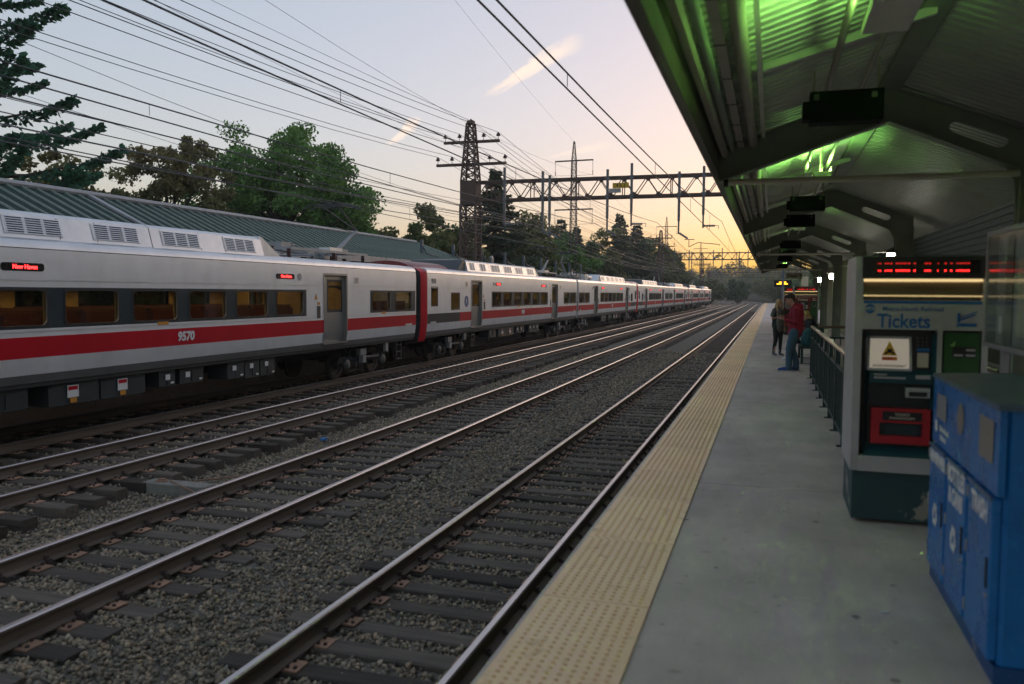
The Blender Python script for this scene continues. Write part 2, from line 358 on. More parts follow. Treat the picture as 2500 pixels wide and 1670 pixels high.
# ================================================================== GROUND, TRACKS, PLATFORM
TR = {'A': (-2.99,-1.10), 'B': (-6.65,-.99), 'C': (-10.30,-.93), 'D': (-13.95,-1.04)}   # track centre x, rail-top z
YC, RC = 225., 900.
def tpt(x, s, z=0.):
    if s <= YC: return Vector((x, s, z))
    th = (s-YC)/RC
    return Vector((-RC+(RC+x)*math.cos(th), YC+(RC+x)*math.sin(th), z))
def thead(s): return max(0, (s-YC)/RC)
# ground profile across the line
GP = [(-900,-.9),(-60,-.9),(-24,-1.2),(-16.2,-1.50),(-15.5,-1.30),(-13.95,-1.29),(-12.5,-1.33),(-11.9,-1.27),(-11.5,-1.19),(-10.3,-1.18),(-9.4,-1.20),(-9.0,-1.30),(-8.3,-1.31),(-8.0,-1.245),(-6.65,-1.235),(-5.3,-1.235),(-4.9,-1.33),(-4.5,-1.36),(-4.3,-1.35),(-2.99,-1.345),(-1.6,-1.36),(-1.0,-1.4),(3,-1.4),(900,-1.4)]
def gz(x):
    return np.interp(x, [p[0] for p in GP], [p[1] for p in GP])
mb = MB()
ys = [-40,-10,0,5,10,20,40,80,140,200,225]+[225+i*25 for i in range(1,16)]+[800,1100,1600]
rows = []
for s in ys:
    rows.append([tpt(x, min(s,640), z) + (Vector((0, s-640, 0)) if s > 640 else Vector((0,0,0))) for x, z in GP])
nv = len(GP)
for r_ in rows: mb.v += [tuple(p) for p in r_]
for i in range(len(ys)-1):
    for k in range(nv-1):
        mb.f.append((i*nv+k, i*nv+k+1, (i+1)*nv+k+1, (i+1)*nv+k)); mb.m.append(1 if (GP[k][0] < -16.3 or GP[k][0] > 2.9) else 0)
M_earth = mat('earth_and_grass', (.045,.055,.025), .95, col2=(.075,.065,.04), scale=.4, bump=.6, bscale=6, spec=.1)
g = mb.build('ground', [M_gbase, M_earth], fix=False); tag(g, kind='structure')

# loose crushed stone, one mass of small angular stones
def stones(n, xr, yr, dens_pow, size, seed):
    rg = np.random.default_rng(seed)
    y = yr[0]*(yr[1]/yr[0])**(rg.random(n)**dens_pow); x = xr[0]+(xr[1]-xr[0])*rg.random(n)
    return x, y
def make_stones():
    rg = np.random.default_rng(5)
    n = 250000
    y = 2.2*((44/2.2)**(rg.random(n)**.82))
    xmin = np.maximum(-15.2, -(y+5)/.78)      # what lies left of this is outside the view
    x = xmin+(-1.15-xmin)*rg.random(n)
    keep = ~((x < -12.9) & (rg.random(n) < .5)); x, y = x[keep], y[keep]; n = len(x)
    T_ = np.array(TIES); keep = np.ones(n, bool)
    for tx, ty in T_:                      # the ties lie bare: few stones rest on them
        keep &= ~((np.abs(x-tx) < 1.33) & (np.abs(y-ty) < .125))
    for xc_, _ in TR.values():
        for sg_ in (-.755,.755): keep &= ~(np.abs(x-xc_-sg_) < .085)
    keep |= rg.random(n) < .03; x, y = x[keep], y[keep]; n = len(x)
    z = gz(x)+rg.normal(0, .012, n)
    sz = rg.uniform(.013,.034, n)*(1+np.clip(y-14, 0, 30)*.022)
    sc = sz[:,None]*rg.uniform(.65,1.35,(n,3)); sc[:,2] *= .8
    base = np.array([(1,.1,.2),(-1,-.15,.1),(.1,1,-.1),(-.2,-1,.15),(.15,.2,1),(-.1,.1,-1),(.62,.62,.55),(-.6,.5,.6)], float)
    base = base[:6]
    V = base[None]*sc[:,None,:]+rg.normal(0,.18,(n,6,3))*sz[:,None,None]
    # random rotations
    q = rg.normal(size=(n,4)); q /= np.linalg.norm(q,axis=1)[:,None]; a,b,c,d = q.T
    Rm = np.stack([np.stack([1-2*(c*c+d*d),2*(b*c-a*d),2*(b*d+a*c)],-1),np.stack([2*(b*c+a*d),1-2*(b*b+d*d),2*(c*d-a*b)],-1),np.stack([2*(b*d-a*c),2*(c*d+a*b),1-2*(b*b+c*c)],-1)],1)
    V = np.einsum('nij,nkj->nki', Rm, V)+np.stack([x,y,z+sz*.25],-1)[:,None,:]
    F0 = np.array([(4,0,2),(4,2,1),(4,1,3),(4,3,0),(5,2,0),(5,1,2),(5,3,1),(5,0,3)])
    F = (F0[None]+np.arange(n)[:,None,None]*6).reshape(-1,3)
    return nmesh('ballast', V.reshape(-1,3), F, M_ball)
STONES_LATER = True
# tag(o, 'grey crushed stone ballast between and beside the tracks', 'ballast', kind='stuff')

# rails
RP = [(-.072,0),(.072,0),(.072,.012),(.014,.032),(.009,.05),(.009,.125),(.036,.140),(.037,.166),(.026,.178),(-.026,.178),(-.037,.166),(-.036,.140),(-.009,.125),(-.009,.05),(-.014,.032),(-.072,.012)]
def rail_mesh(xc, ztop, s0, s1):
    ss = [s0]+[s for s in [20,60,120,180]+[YC+i*14 for i in range(0,25)] if s0 < s < s1]+[s1]
    mb = MB(); k = len(RP)
    for s in ss:
        th = thead(s)
        for px, pz in RP: mb.v.append(tuple(tpt(xc+px, s, ztop-.178+pz)))
    for i in range(len(ss)-1):
        for j in range(k):
            mb.f.append((i*k+j, i*k+(j+1)%k, (i+1)*k+(j+1)%k, (i+1)*k+j)); mb.m.append(1 if j in (8,9,7) else 0)
    mb.f.append(tuple(range(k))); mb.m.append(0)
    return mb
tie_meshes = []; TIES = []
for v_ in range(4):
    mb = MB(); L_ = 1.29; W_ = .115
    ch = [.0,.008,.004,.012][v_]
    mb.extr([(-W_,-.16),(W_,-.16),(W_,-.012),(W_-.012,0),(-W_+.012+ch,0),(-W_,-.012)], 'X', -L_, L_+.03*v_)
    tie_meshes.append(mb.mesh('tie', M_tie))
mb = MB()
mb.extr([(-.19,0),(.19,0),(.19,.012),(.075,.018),(-.075,.018),(-.19,.012)], 'Y', -.095, .095)
for sx in (-1,1):
    for sy in (-1,1):
        mb.box(sx*.085-.012*(sx<0)-.004, sx*.085+.016, sy*.055-.011, sy*.055+.011, .016, .045, 1)
    mb.box(sx*.15-.012, sx*.15+.012, -.045*sx-.012, -.045*sx+.012, .012, .034, 1)
    mb.lathe([(.014,.013),(.0,.0131)], (sx*.15,.05*sx,0), 6, m=1)
plate_me = mb.mesh('tie_plate', [M_plate, M_spike])
mb = MB()
mb.box(-.106,.106,.0,.05,-.012,.006).box(-.106,-.05,.004,.046,.0,.05).box(.05,.106,.004,.046,.0,.05).box(-.07,-.03,.008,.042,.03,.075).box(.03,.07,.008,.042,.03,.075)
anchor_me = mb.mesh('rail_anchor', M_spike)
track_label = {'A': 'railway track running right beside the platform edge', 'B': 'railway track second from the platform with concrete block beside it',
               'C': 'railway track next to the train with tie ends sticking out of ballast', 'D': 'railway track under the silver and red train'}
for key, (xc, zt) in TR.items():
    t = thing('railway_track', track_label[key], 'railway track', (xc, 10, zt-.2), group='four parallel railway tracks')
    for sx in (-1,1): rail_mesh(xc+sx*.755, zt, {'A':-3,'B':0,'C':3,'D':6}[key], 560).build('rail', [M_railside, M_railtop], t, smooth=True)
    s0 = {'A': 1.2,'B':3.6,'C':7.0,'D':11.0}[key]; n_ind = {'A':76,'B':76,'C':76,'D':30}[key]; sp = {'A':.50,'B':.52,'C':.53,'D':.56}[key]
    rr = random.Random(ord(key)); ztie = zt-.178-.018
    s = s0
    far = MB()
    cnt = 0
    while s < 150:
        jit = rr.uniform(-.04,.04); dz = rr.uniform(-.014,.004)
        if cnt < n_ind:
            off = rr.uniform(-.06,.06)
            if key == 'C': off += .10
            TIES.append((xc+off, s+jit)); ti = obj('tie', tie_meshes[rr.randrange(4)], t, (xc+off, s+jit, ztie+dz), (rr.uniform(-.02,.02), 0, rr.uniform(-.02,.02)))
            if cnt < 48:
                for sx in (-1,1):
                    p = obj('tie_plate', plate_me, ti, (sx*.755-off, 0, -dz))
                if rr.random() < .75 and key != 'D':
                    a = obj('rail_anchor', anchor_me, ti, (-.755-off, .12, -dz+.01))
                    a = obj('rail_anchor', anchor_me, ti, (.755-off, .12, -dz+.01))
        else:
            far.box(xc-1.29, xc+1.29, s+jit-.115, s+jit+.115, ztie-.16, ztie+dz)
            for sx in (-.755,.755): far.box(xc+sx-.19, xc+sx+.19, s-.09, s+.09, ztie, ztie+.018, 1)
        cnt += 1; s += sp+rr.uniform(-.03,.03)
    f_ = far.build('far_ties', [M_tie, M_plate], t, fix=False); f_['kind'] = 'stuff'

o = obj('ballast', make_stones()); tag(o, 'grey crushed stone ballast between and beside the tracks', 'ballast', kind='stuff')
# concrete block and rods between the second and third tracks
t = thing('concrete_block', 'weathered concrete block with rusty rods lying between two tracks', 'block', (-8.35, 10.2, -1.3))
mb = MB(); mb.box(-8.95,-7.85,10.05,10.33,-1.36,-1.12); ob = mb.build('block_body', mat('old_concrete',(.22,.21,.18),.85,var=.3,scale=6,bump=.3), t); ob.modifiers.new('b','BEVEL').width=.012
MB().lathe([(.09,-1.12),(.09,-1.105),(.05,-1.10),(.05,-1.08),(0.001,-1.08)], (-8.7,10.19,0), 12).build('lid', M_plate, t)
MB().tube([(-8.3,10.4,-1.13),(-7.2,11.7,-1.15)], .014, 6).build('rod', M_plate, t)
MB().tube([(-8.55,10.2,-1.105),(-7.5,9.7,-1.18)], .014, 6).build('rod', M_plate, t)

# ---- platform
pl = bpy.data.objects.new('platform', None); COL.objects.link(pl); tag(pl, kind='structure')
P_END = 168.
mb = MB(); mb.box(-.75, 5.0, -8, P_END-.1, -1.6, -.22); mb.build('foundation_wall', M_edge, pl)
y = -7.0; first = True; k = 0
slab_me = MB(); slab_me.box(-1.25, 5.2, .006, 6.094, -.24, 0); slab_me = slab_me.mesh('concrete_slab', M_conc)
while y < P_END-6:
    o = obj('concrete_slab', slab_me, pl, (0, y+2.6, 0)); y += 6.1
mb = MB(); mb.box(-.61,0,.006,1.214,0,.012); TP = .0555
for i in range(10):
    for j in range(21):
        cx_, cy_ = -.61+.055+i*TP, .05+j*TP
        n = len(mb.v)
        for rr_, zz in ((.0135,.012),(.009,.0175)):
            for q in range(6): mb.v.append((cx_+rr_*math.cos(q*math.pi/3), cy_+rr_*math.sin(q*math.pi/3), zz))
        mb.f += [(n+q, n+(q+1)%6, n+6+(q+1)%6, n+6+q) for q in range(6)]+[tuple(n+6+q for q in range(6))]; mb.m += [1]*7
M_dome = mat('tactile_dome', (.70,.40,.17), .6, col2=(.80,.50,.22), scale=3.2, ovar=.09)
tile_me = mb.mesh('tactile_tile', [M_tact, M_dome], fix=False)
y = -4.0
while y < P_END-2:
    obj('tactile_tile', tile_me, pl, (-.61, y, 0.0)); y += 1.22
# thin litter and gum on the platform
for i,(x_,y_) in enumerate(((.12,7.0),(.62,4.9))):
    mb = MB(); a = random.random()*3; d = Vector((math.cos(a),math.sin(a),0)); mb.bar((x_,y_,.004),Vector((x_,y_,.004))+d*.05,.015,.004)
    o = mb.build('paper_scrap', M_white); tag(o, ('white paper scrap on the platform between edge strip and ticket machine','white paper scrap on the platform in front of the blue bin')[i],'litter')
# paper / blue litter on the ballast
o = MB().box(-8.6,-8.5,14.6,14.72,-1.24,-1.2).build('litter_cup', mat('blue_plastic',(.02,.2,.5),.4)); tag(o,'small blue plastic scrap lying on ballast beside the second track','litter')
# opposite platform
op = bpy.data.objects.new('opposite_platform', None); COL.objects.link(op); tag(op, kind='structure')
mb = MB(); mb.box(-23,-15.85,-15,84,-1.6,-.02); mb.build('platform_slab', M_conc, op)
# ================================================================== TRAIN
CL = 25.05
def hw(z):
    return float(np.interp(z, [-.1,.10,.25,.40,.58,.75,2.30,2.46], [1.49,1.525,1.55,1.575,1.595,1.60,1.60,1.585]))
ZC = [.10,.25,.40,.55,.92,1.09,1.76,2.25,2.46]
WIN = [(.38,1.76),(2.11,3.49)]+[(7.58+1.70*i, 7.58+1.70*i+1.36) for i in range(6)]
DOORS = [(5.15,6.50),(18.90,20.25)]
SQW = (21.65,22.65,1.03,1.73); CABW = (24.02,24.70,1.20,1.95)
M_crown = mat('cab_roof_red', (.22,.045,.045), .35, var=.2)
M_louv = mat('louvre_dark', (.03,.03,.032), .5)
M_blk = mat('stripe_charcoal', (.028,.032,.034), .6, var=.15, spec=.2)
M_crest = mat('round_crest_blue', (.03,.07,.22), .5)
M_green = emat('green_marker', (.05,1.0,.25), 4)
M_hl = emat('white_marker', (1.0,.98,.9), 2.5)
M_silverr = mat('window_rim', (.25,.25,.25), .4, .5)
def rrect(s0, s1, z0, z1, r, n=4):
    P = []
    for cx_, cz, a0 in ((s1-r, z1-r, 0), (s0+r, z1-r, 90), (s0+r, z0+r, 180), (s1-r, z0+r, 270)):
        for i in range(n+1): a = R(a0+90*i/n); P.append((cx_+r*math.cos(a), cz+r*math.sin(a)))
    return P
def ring(mb, outer, inner, fx, m=0):
    n = len(outer)
    for i in range(n):
        j = (i+1) % n
        mb.quad(fx(outer[i]), fx(outer[j]), fx(inner[j]), fx(inner[i]), m)
def make_car(cab=True, detail=True):
    root = bpy.data.objects.new('commuter_rail_car', None); COL.objects.link(root)
    scuts = sorted(set([0,CL]+[a for w_ in WIN for a in w_]+[a for d in DOORS for a in d]+[SQW[0],SQW[1],CABW[0],CABW[1]]+[.06,3.62,7.45,17.56]))
    zc = sorted(set(ZC+[1.03,1.73,1.20,1.95,1.06,1.79]))
    for sg in (1,-1):
        wall, stripe, band, skirt, dstr, band2 = MB(), MB(), MB(), MB(), MB(), MB()
        fx = lambda s_, z_: (sg*hw(z_), s_, z_)
        for i in range(len(scuts)-1):
            a, b = scuts[i], scuts[i+1]; mid = (a+b)/2
            for j in range(len(zc)-1):
                z0, z1 = zc[j], zc[j+1]; zm = (z0+z1)/2
                if any(d0 < mid < d1 for d0, d1 in DOORS) and .25 < zm < 2.25: continue
                if any(w0 < mid < w1 for w0, w1 in WIN) and 1.09 < zm < 1.76: continue
                if SQW[0] < mid < SQW[1] and SQW[2] < zm < SQW[3]: continue
                if CABW[0] < mid < CABW[1] and CABW[2] < zm < CABW[3]: continue
                t_ = wall
                if zm < .25: t_ = skirt
                elif .55 < zm < .92: t_ = dstr if (cab and mid > SQW[0]) else stripe
                elif 1.06 < zm < 1.79 and .06 < mid < 3.62: t_ = band
                elif 1.06 < zm < 1.79 and 7.45 < mid < 17.56: t_ = band2
                t_.quad(fx(a,z0), fx(b,z0), fx(b,z1), fx(a,z1))
        sm = dict(smooth=True, fix='weld')
        wall.build('side_wall', M_steel, root, **sm); stripe.build('red_stripe', M_red, root, **sm); band.build('window_band', M_band, root, **sm); band2.build('window_band', M_band, root, **sm); skirt.build('sill', M_skirt, root, **sm)
        if dstr.f: dstr.build('charcoal_stripe', M_blk, root, **sm)
        # thin trim lines
        for z_ in (1.0, 1.90):
            for a_, b_ in ((.02,5.1),(6.55,18.85),(20.3,CL)): MB().box(sg*1.6-.006, sg*1.6+.006, a_, b_, z_, z_+.022).build('trim_line', M_roofs, root)
        # windows: pane + rounded rubber gasket
        for (a,b) in WIN+[SQW[:2], CABW[:2]]:
            z0, z1 = (1.09,1.76) if (a,b) in WIN else ((SQW[2],SQW[3]) if a == SQW[0] else (CABW[2],CABW[3]))
            fr = MB(); r_ = .11 if a != CABW[0] else .05
            f3 = lambda p, o=.0: (sg*(1.6+o), p[0], p[1])
            outer = rrect(a-.004,b+.004,z0-.004,z1+.004,.012); inner = rrect(a+.035,b-.035,z0+.03,z1-.03,r_); mid_ = rrect(a+.012,b-.012,z0+.01,z1-.01,r_*.8)
            ring(fr, outer, mid_, lambda p: f3(p,.004)); ring(fr, mid_, inner, lambda p: f3(p,.010), 0)
            ring(fr, inner, inner, lambda p: f3(p,.01))
            n = len(inner)
            for i in range(n):
                j = (i+1)%n; fr.quad(f3(inner[i],.010), f3(inner[j],.010), f3(inner[j],-.03), f3(inner[i],-.03), 1)
            wn = MB().poly([f3(p,-.02) for p in rrect(a+.02,b-.02,z0+.015,z1-.015,r_)]).build('window', M_glass, root, fix=False)
            fr.build('window_frame', [M_rub, M_silverr], wn, fix='weld')
        # doors: recessed leaf with window
        for d0, d1 in DOORS:
            lf = MB(); X0 = 1.50; zz = [.25,.4,.6,1.15,2.08,2.25]; ff = lambda s_, z_: (sg*(hw(z_)-.09), s_, z_)
            wa, wb, wz0, wz1 = d0+.16, d1-.34, 1.10, 2.08
            for (sa, sb) in ((d0,wa),(wa,wb),(wb,d1)):
                for j in range(5):
                    if sa == wa and zz[j] >= 1.1: 
                        if zz[j] < 2.05: continue
                    lf.quad(ff(sa,zz[j]), ff(sb,zz[j]), ff(sb,zz[j+1]), ff(sa,zz[j+1]))
            dr = lf.build('door', M_door, root, smooth=True, fix='weld')
            f4 = lambda p, o=0: (sg*(1.512+o), p[0], p[1])
            MB().poly([f4(p,-.01) for p in rrect(wa+.01,wb-.01,1.16,2.07,.1)]).build('door_window', M_glass, dr, fix=False)
            fr = MB(); ring(fr, rrect(wa-.02,wb+.02,1.13,2.1,.02), rrect(wa+.04,wb-.04,1.20,2.03,.12), lambda p: f4(p,.003)); fr.build('door_window_frame', M_rub, dr, fix='weld')
            fr = MB()      # jambs follow the body side
            for sa in (d0, d1):
                for j in range(len(ZC)-2):
                    za, zb = max(ZC[j],.25), ZC[j+1]
                    if zb <= .25: continue
                    for q in (0,1):
                        off = .02 if q == 0 else -.10
                    fr.quad((sg*(hw(za)+.012),sa-.03,za),(sg*(hw(za)+.012),sa+.03,za),(sg*(hw(zb)+.012),sa+.03,zb),(sg*(hw(zb)+.012),sa-.03,zb))
                    fr.quad((sg*(hw(za)+.012),sa,za),(sg*(hw(za)-.10),sa,za),(sg*(hw(zb)-.10),sa,zb),(sg*(hw(zb)+.012),sa,zb))
            fr.box(min(sg*1.48,sg*1.615),max(sg*1.48,sg*1.615),d0,d1,2.22,2.28); fr.build('door_frame', M_door, dr, fix=False)
            MB().box(min(sg*1.45,sg*1.60),max(sg*1.45,sg*1.60),d0-.05,d1+.05,.20,.245).build('door_step', M_door, root)
            s_ = d0-.42 if d0 > 10 else d1+.22
            MB().box(sg*1.6-.012,sg*1.6+.012,s_,s_+.17,.98,1.33).build('control_panel', M_black, root)
            MB().box(sg*1.605-.006,sg*1.605+.006,s_+.02,s_+.14,1.36,1.44).build('orange_label', M_orange, root)
            MB().extr([(s_-.1+.25,1.52),(s_+.05+.25,1.52),(s_-.025+.25,1.68)],'X',sg*1.605-.004,sg*1.605+.004).build('warning_triangle', M_orange, root)
            MB().box(sg*1.505-.006,sg*1.520+.006,wa+.08,wa+.36,1.0,1.06).build('orange_label', M_orange, dr) if sg>0 else None
            sb_ = d1+.45 if d0 > 10 else d0-.75
            MB().box(sg*1.6-.01,sg*1.6+.01,sb_,sb_+.26,1.98,2.2).build('vent_grille', M_roofs, root)
            v_ = MB()
            for q in range(5): v_.box(sg*1.6-.014,sg*1.6+.014,sb_+.03,sb_+.23,2.01+q*.035,2.025+q*.035)
            v_.build('vent_slats', M_louv, root)
            MB().lathe([(.05,0),(.05,.04),(.02,.06)],(sg*1.59,sb_+(.5 if d0<10 else -.22),2.15),8,axis='X').build('call_light', M_darkg, root)
        # LED destination signs, speakers
        for s_ in (8.05,16.15):
            sign = MB(); P = rrect(s_,s_+.88,2.07,2.21,.06); sign.poly([(sg*1.607,p[0],p[1]) for p in P]); ring(sign, P, P, lambda p:(sg*1.607,p[0],p[1]))
            n=len(P)
            for i in range(n): j=(i+1)%n; sign.quad((sg*1.607,*P[i]),(sg*1.607,*P[j]),(sg*1.59,*P[j]),(sg*1.59,*P[i]))
            sn = sign.build('destination_sign', M_ledbg, root, fix='weld')
            me = led_text; o = obj('led_text', me, sn, (sg*1.612,s_+.40,2.14), FACE_PX if sg > 0 else FACE_NX)
            MB().lathe([(.10,-.01),(.10,.008),(.085,.012)],(sg*1.6,s_+(1.1 if s_>10 else -.25),2.14),14,axis='X').build('speaker', M_galv, root)
        MB().box(sg*1.6-.006,sg*1.608,13.0,13.33,1.015,1.085).build('orange_label', M_orange, root)
        MB().box(sg*1.6-.006,sg*1.608,2.5,2.8,1.015,1.085).build('orange_label', M_orange, root)
        for s_ in (.35,24.2):
            MB().box(sg*1.59-.012,sg*1.59+.02,s_,s_+.55,.50,.62).box(sg*1.59-.03,sg*1.6+.03,s_+.1,s_+.45,.54,.57).build('grab_handle', M_roofs, root)
        # louvre groups on the roof pods
    # roof, ends
    RPf = [(1.585,2.475),(1.575,2.53),(1.54,2.59),(1.47,2.635),(1.30,2.665),(.9,2.71),(.45,2.74),(0,2.75)]
    RPf = RPf+[(-a,b) for a,b in RPf[-2::-1]]
    MB().extr(RPf+[(-1.55,2.46),(1.55,2.46)], 'Y', 0, CL).build('roof', M_roofs, root, smooth=True)
    body_end = MB(); prof = [(hw(z),z) for z in (.1,.4,.58,.75,2.3,2.46)]
    body_end.poly([(a,.0,z) for a,z in prof]+[(-a,.0,z) for a,z in prof[::-1]]); body_end.build('end_wall', M_steel, root, fix=False)
    MB().box(-.75,.75,-.22,.0,.2,2.35).build('gangway', M_rub, root)
    MB().box(-.42,.42,-.235,-.22,.3,2.2).build('end_door', M_darkg, root)
    for sx in (-1.2,1.2): MB().box(sx-.25,sx+.25,-.012,-.002,1.1,1.85).build('end_window', M_ledbg, root)
    lad = MB()
    for q in range(5): lad.tube([(1.35,-.06,.55+q*.14),(1.56,-.06,.55+q*.14)],.012,5)
    for q in (1.35,1.56): lad.tube([(q,-.06,.45),(q,-.06,1.2)],.012,5)
    lad.build('end_ladder', M_darkg, root)
    MB().box(-1.5,1.5,.0,CL,.02,.10).box(-.8,.8,-.2,CL+.3,-.25,.02).build('underframe', M_under, root)
    MB().box(-.15,.15,-.35,.1,-.55,-.2).build('coupler', M_under, root)
    # cab nose
    nose = MB(); S = [(CL,1.0,0),(CL+.22,.985,0),(CL+.38,.93,0),(CL+.42,.80,0)]
    pz = [-.10,.1,.4,.75,1.4,2.3,2.5,2.62]; pw = [1.47,1.53,1.575,1.6,1.6,1.6,1.55,1.38]
    k = len(pz)
    for s_, f_, _ in S:
        nose.v += [(pw[i]*f_, s_, pz[i]) for i in range(k)]+[(0,s_,2.80)]+[(-pw[i]*f_, s_, pz[i]) for i in range(k-1,-1,-1)]
    kk = 2*k+1
    for i in range(3):
        for j in range(kk): nose.f.append((i*kk+j, i*kk+(j+1)%kk, (i+1)*kk+(j+1)%kk, (i+1)*kk+j)); nose.m.append(0)
    nose.f.append(tuple(3*kk+j for j in range(kk))); nose.m.append(1)
    for q in range(2*kk,3*kk): nose.m[q] = 1
    nb = nose.build('cab_nose', [M_nose, M_black], root, smooth=True)
    MB().box(-1.15,1.15,CL+.415,CL+.43,1.15,2.2).build('windscreen', M_ledbg, nb)
    MB().box(-.42,.42,CL+.42,CL+.5,.2,2.3).build('front_door', M_black, nb)
    for sx in (-1.51,1.51):
        MB().lathe([(.05,0),(.05,.03),(.02,.045)],(sx,CL+.18,2.13),8,axis='X').build('marker_lamp', M_green, nb)
        MB().lathe([(.04,0),(.04,.03),(.02,.04)],(sx*1.055,CL-.12,2.03),8,axis='X').lathe([(.04,0),(.04,.03),(.02,.04)],(sx*1.055,CL-.12,1.92),8,axis='X').lathe([(.05,0),(.05,.03),(.02,.04)],(sx*1.055,CL-.14,1.72),8,axis='X').build('lamp_hood', M_darkg, root)
    for sx in (-1,1):
        for q in range(4): MB().tube([(sx*1.25,CL+.40,.6+q*.16),(sx*1.5,CL+.40,.6+q*.16)],.014,5).build('cab_rung', M_darkg, nb) if q%2==0 else None
    # red crown and dark fairing of cab roof
    cr = MB(); prof = [(1.05*math.cos(a), 2.66+.30*math.sin(a)) for a in [math.pi*i/10 for i in range(11)]]
    secs = [(20.9,.55),(21.15,.85),(21.6,1),(CL,1),(CL+.3,.92)]
    for s_, f_ in secs: cr.v += [(a*f_, s_, 2.6+(b-2.6)*f_) for a,b in prof]
    for i in range(len(secs)-1):
        for j in range(10): cr.f.append((i*11+j,i*11+j+1,(i+1)*11+j+1,(i+1)*11+j)); cr.m.append(0)
    cr.f.append(tuple(range(11))); cr.f.append(tuple(4*11+j for j in range(11))); cr.m += [0,0]
    cr.build('cab_roof_crown', M_crown, root, smooth=True)
    # roof pods: four units, leaning sides, louvres
    segs = [(9.05,13.1),(13.13,17.0),(17.03,20.0)]
    for i,(a,b) in enumerate(segs):
        p = MB(); pr = [(1.34,2.64),(1.22,3.08),(1.10,3.15),(.6,3.19),(-.6,3.19),(-1.10,3.15),(-1.22,3.08),(-1.34,2.64)]
        p.extr(pr,'Y',a,b); po = p.build('roof_pod', M_pod, root, smooth=True)
        for sg in (1,-1):
            def lp(s_, z_, o=0): f_ = (z_-2.64)/.44; return (sg*(1.34-.12*f_+o), s_, z_)
            grp = ((a+.35,a+1.55),(b-1.55,b-.35)) if b-a > 3.5 else ((a+.5,a+1.2),(b-1.0,b-.4))
            for (ga,gb) in grp:
                bk = MB()
                bk.quad(lp(ga,2.74,.006),lp(gb,2.74,.006),lp(gb,3.03,.006),lp(ga,3.03,.006))
                lo = bk.build('louvre', M_louv, po, fix=False)
                sl = MB(); nb_ = 3 if gb-ga > 1 else 2; 
                for c in range(nb_+1):
                    s_ = ga+(gb-ga)*c/nb_; sl.quad(lp(s_-.035,2.72,.012),lp(s_+.035,2.72,.012),lp(s_+.035,3.05,.012),lp(s_-.035,3.05,.012))
                for c in range(8):
                    z_ = 2.735+c*.041; sl.quad(lp(ga,z_,.022),lp(gb,z_,.022),lp(gb,z_+.02,.010),lp(ga,z_+.02,.010))
                sl.build('louvre_slats', M_pod, lo, fix=False)
            # access panel seams and small hasps
            for s_ in ((a+b)/2-.45,(a+b)/2+.45): MB().quad(lp(s_-.008,2.68,.004),lp(s_+.008,2.68,.004),lp(s_+.008,3.07,.004),lp(s_-.008,3.07,.004)).build('panel_seam', M_skirt, po, fix=False)
    # sloping pod end by the pantograph and the dark fairing at the cab side
    wd = MB(); wd.extr([(9.05,2.64),(9.05,3.17),(8.95,3.15),(8.05,2.66)],'X',-1.2,1.2); wd.build('pod_end_fairing', M_pod, root)
    wd = MB(); wd.extr([(20.02,2.64),(20.02,3.17),(20.3,3.13),(20.95,2.66)],'X',-1.2,1.2); wd.build('pod_end_fairing', M_darkg, root)
    # pantograph well
    ins = MB()
    def insul(mb, x, y, z0, z1, r=.07):
        n = 5; 
        for i in range(n):
            z_ = z0+(z1-z0)*i/n; mb.lathe([(r*.6,z_),(r,z_+.02),(r,z_+.035),(r*.6,z_+(z1-z0)/n)],(x,y,0),10)
    pan = MB()
    for x_,y_,r_,h_ in ((-.55,7.6,.13,.34),(.75,7.45,.13,.34),(.75,6.9,.07,.28),(-.7,6.9,.07,.28),(.6,2.2,.07,.27),(-.6,2.2,.07,.27),(.6,1.3,.09,.22),(.95,4.7,.07,.25),(-.9,4.7,.07,.25),(.85,3.1,.07,.25)):
        i_ = MB(); insul(i_, x_, y_, 2.70, 2.70+h_, r_); i_.build('roof_insulator', M_ins, root, smooth=True)
    fr = MB()
    for a,b in (((-.75,6.9,2.99),(-.75,2.2,2.99)),((.75,6.9,2.99),(.75,2.2,2.99)),((-.75,5.2,3.0),(.75,5.2,3.0)),((-.75,2.6,3.0),(.75,2.6,3.0)),((-.75,6.6,3.0),(.75,6.6,3.0))): fr.bar(a,b,.07,.07)
    fr.box(-.25,.25,2.6,3.2,3.0,3.16).box(.45,.85,4.3,5.0,2.98,3.1); fr.build('pantograph_base', M_galv, root)
    MB().tube([(0,2.9,3.12),(0,1.55,3.86)],[.075,.06],8).build('pantograph_lower_arm', M_galv, root)
    MB().tube([(0,1.50,3.86),(.28,3.2,4.50)],.022,6).tube([(0,1.50,3.86),(-.28,3.2,4.50)],.028,6).tube([(0.05,1.62,3.80),(0.05,2.9,3.9)],.014,5).build('pantograph_upper_arm', M_darkg, root)
    hd = MB()
    for dy in (-.22,.22): hd.tube([(-.95,3.2+dy,4.46),(-.62,3.2+dy,4.60),(.62,3.2+dy,4.60),(.95,3.2+dy,4.46)],.022,6)
    hd.tube([(-.45,2.98,4.58),(-.45,3.42,4.58)],.015,5).tube([(.45,2.98,4.58),(.45,3.42,4.58)],.015,5).tube([(-.45,3.2,4.55),(.45,3.2,4.50)],.02,5); hd.build('pantograph_head', M_darkg, root)
    pp = MB(); pp.tube([(1.0,7.2,2.78),(1.0,4.5,2.78),(.85,4.1,2.95),(.55,3.95,3.02),(.4,3.9,2.85)],.035,8).tube([(.2,7.0,2.8),(.2,5.5,2.85),(-.6,5.3,2.85)],.03,8); pp.build('roof_pipe', M_galv, root, smooth=True)
    MB().box(.95,1.25,3.6,4.0,2.72,3.08).build('roof_cabinet', M_pod, root)
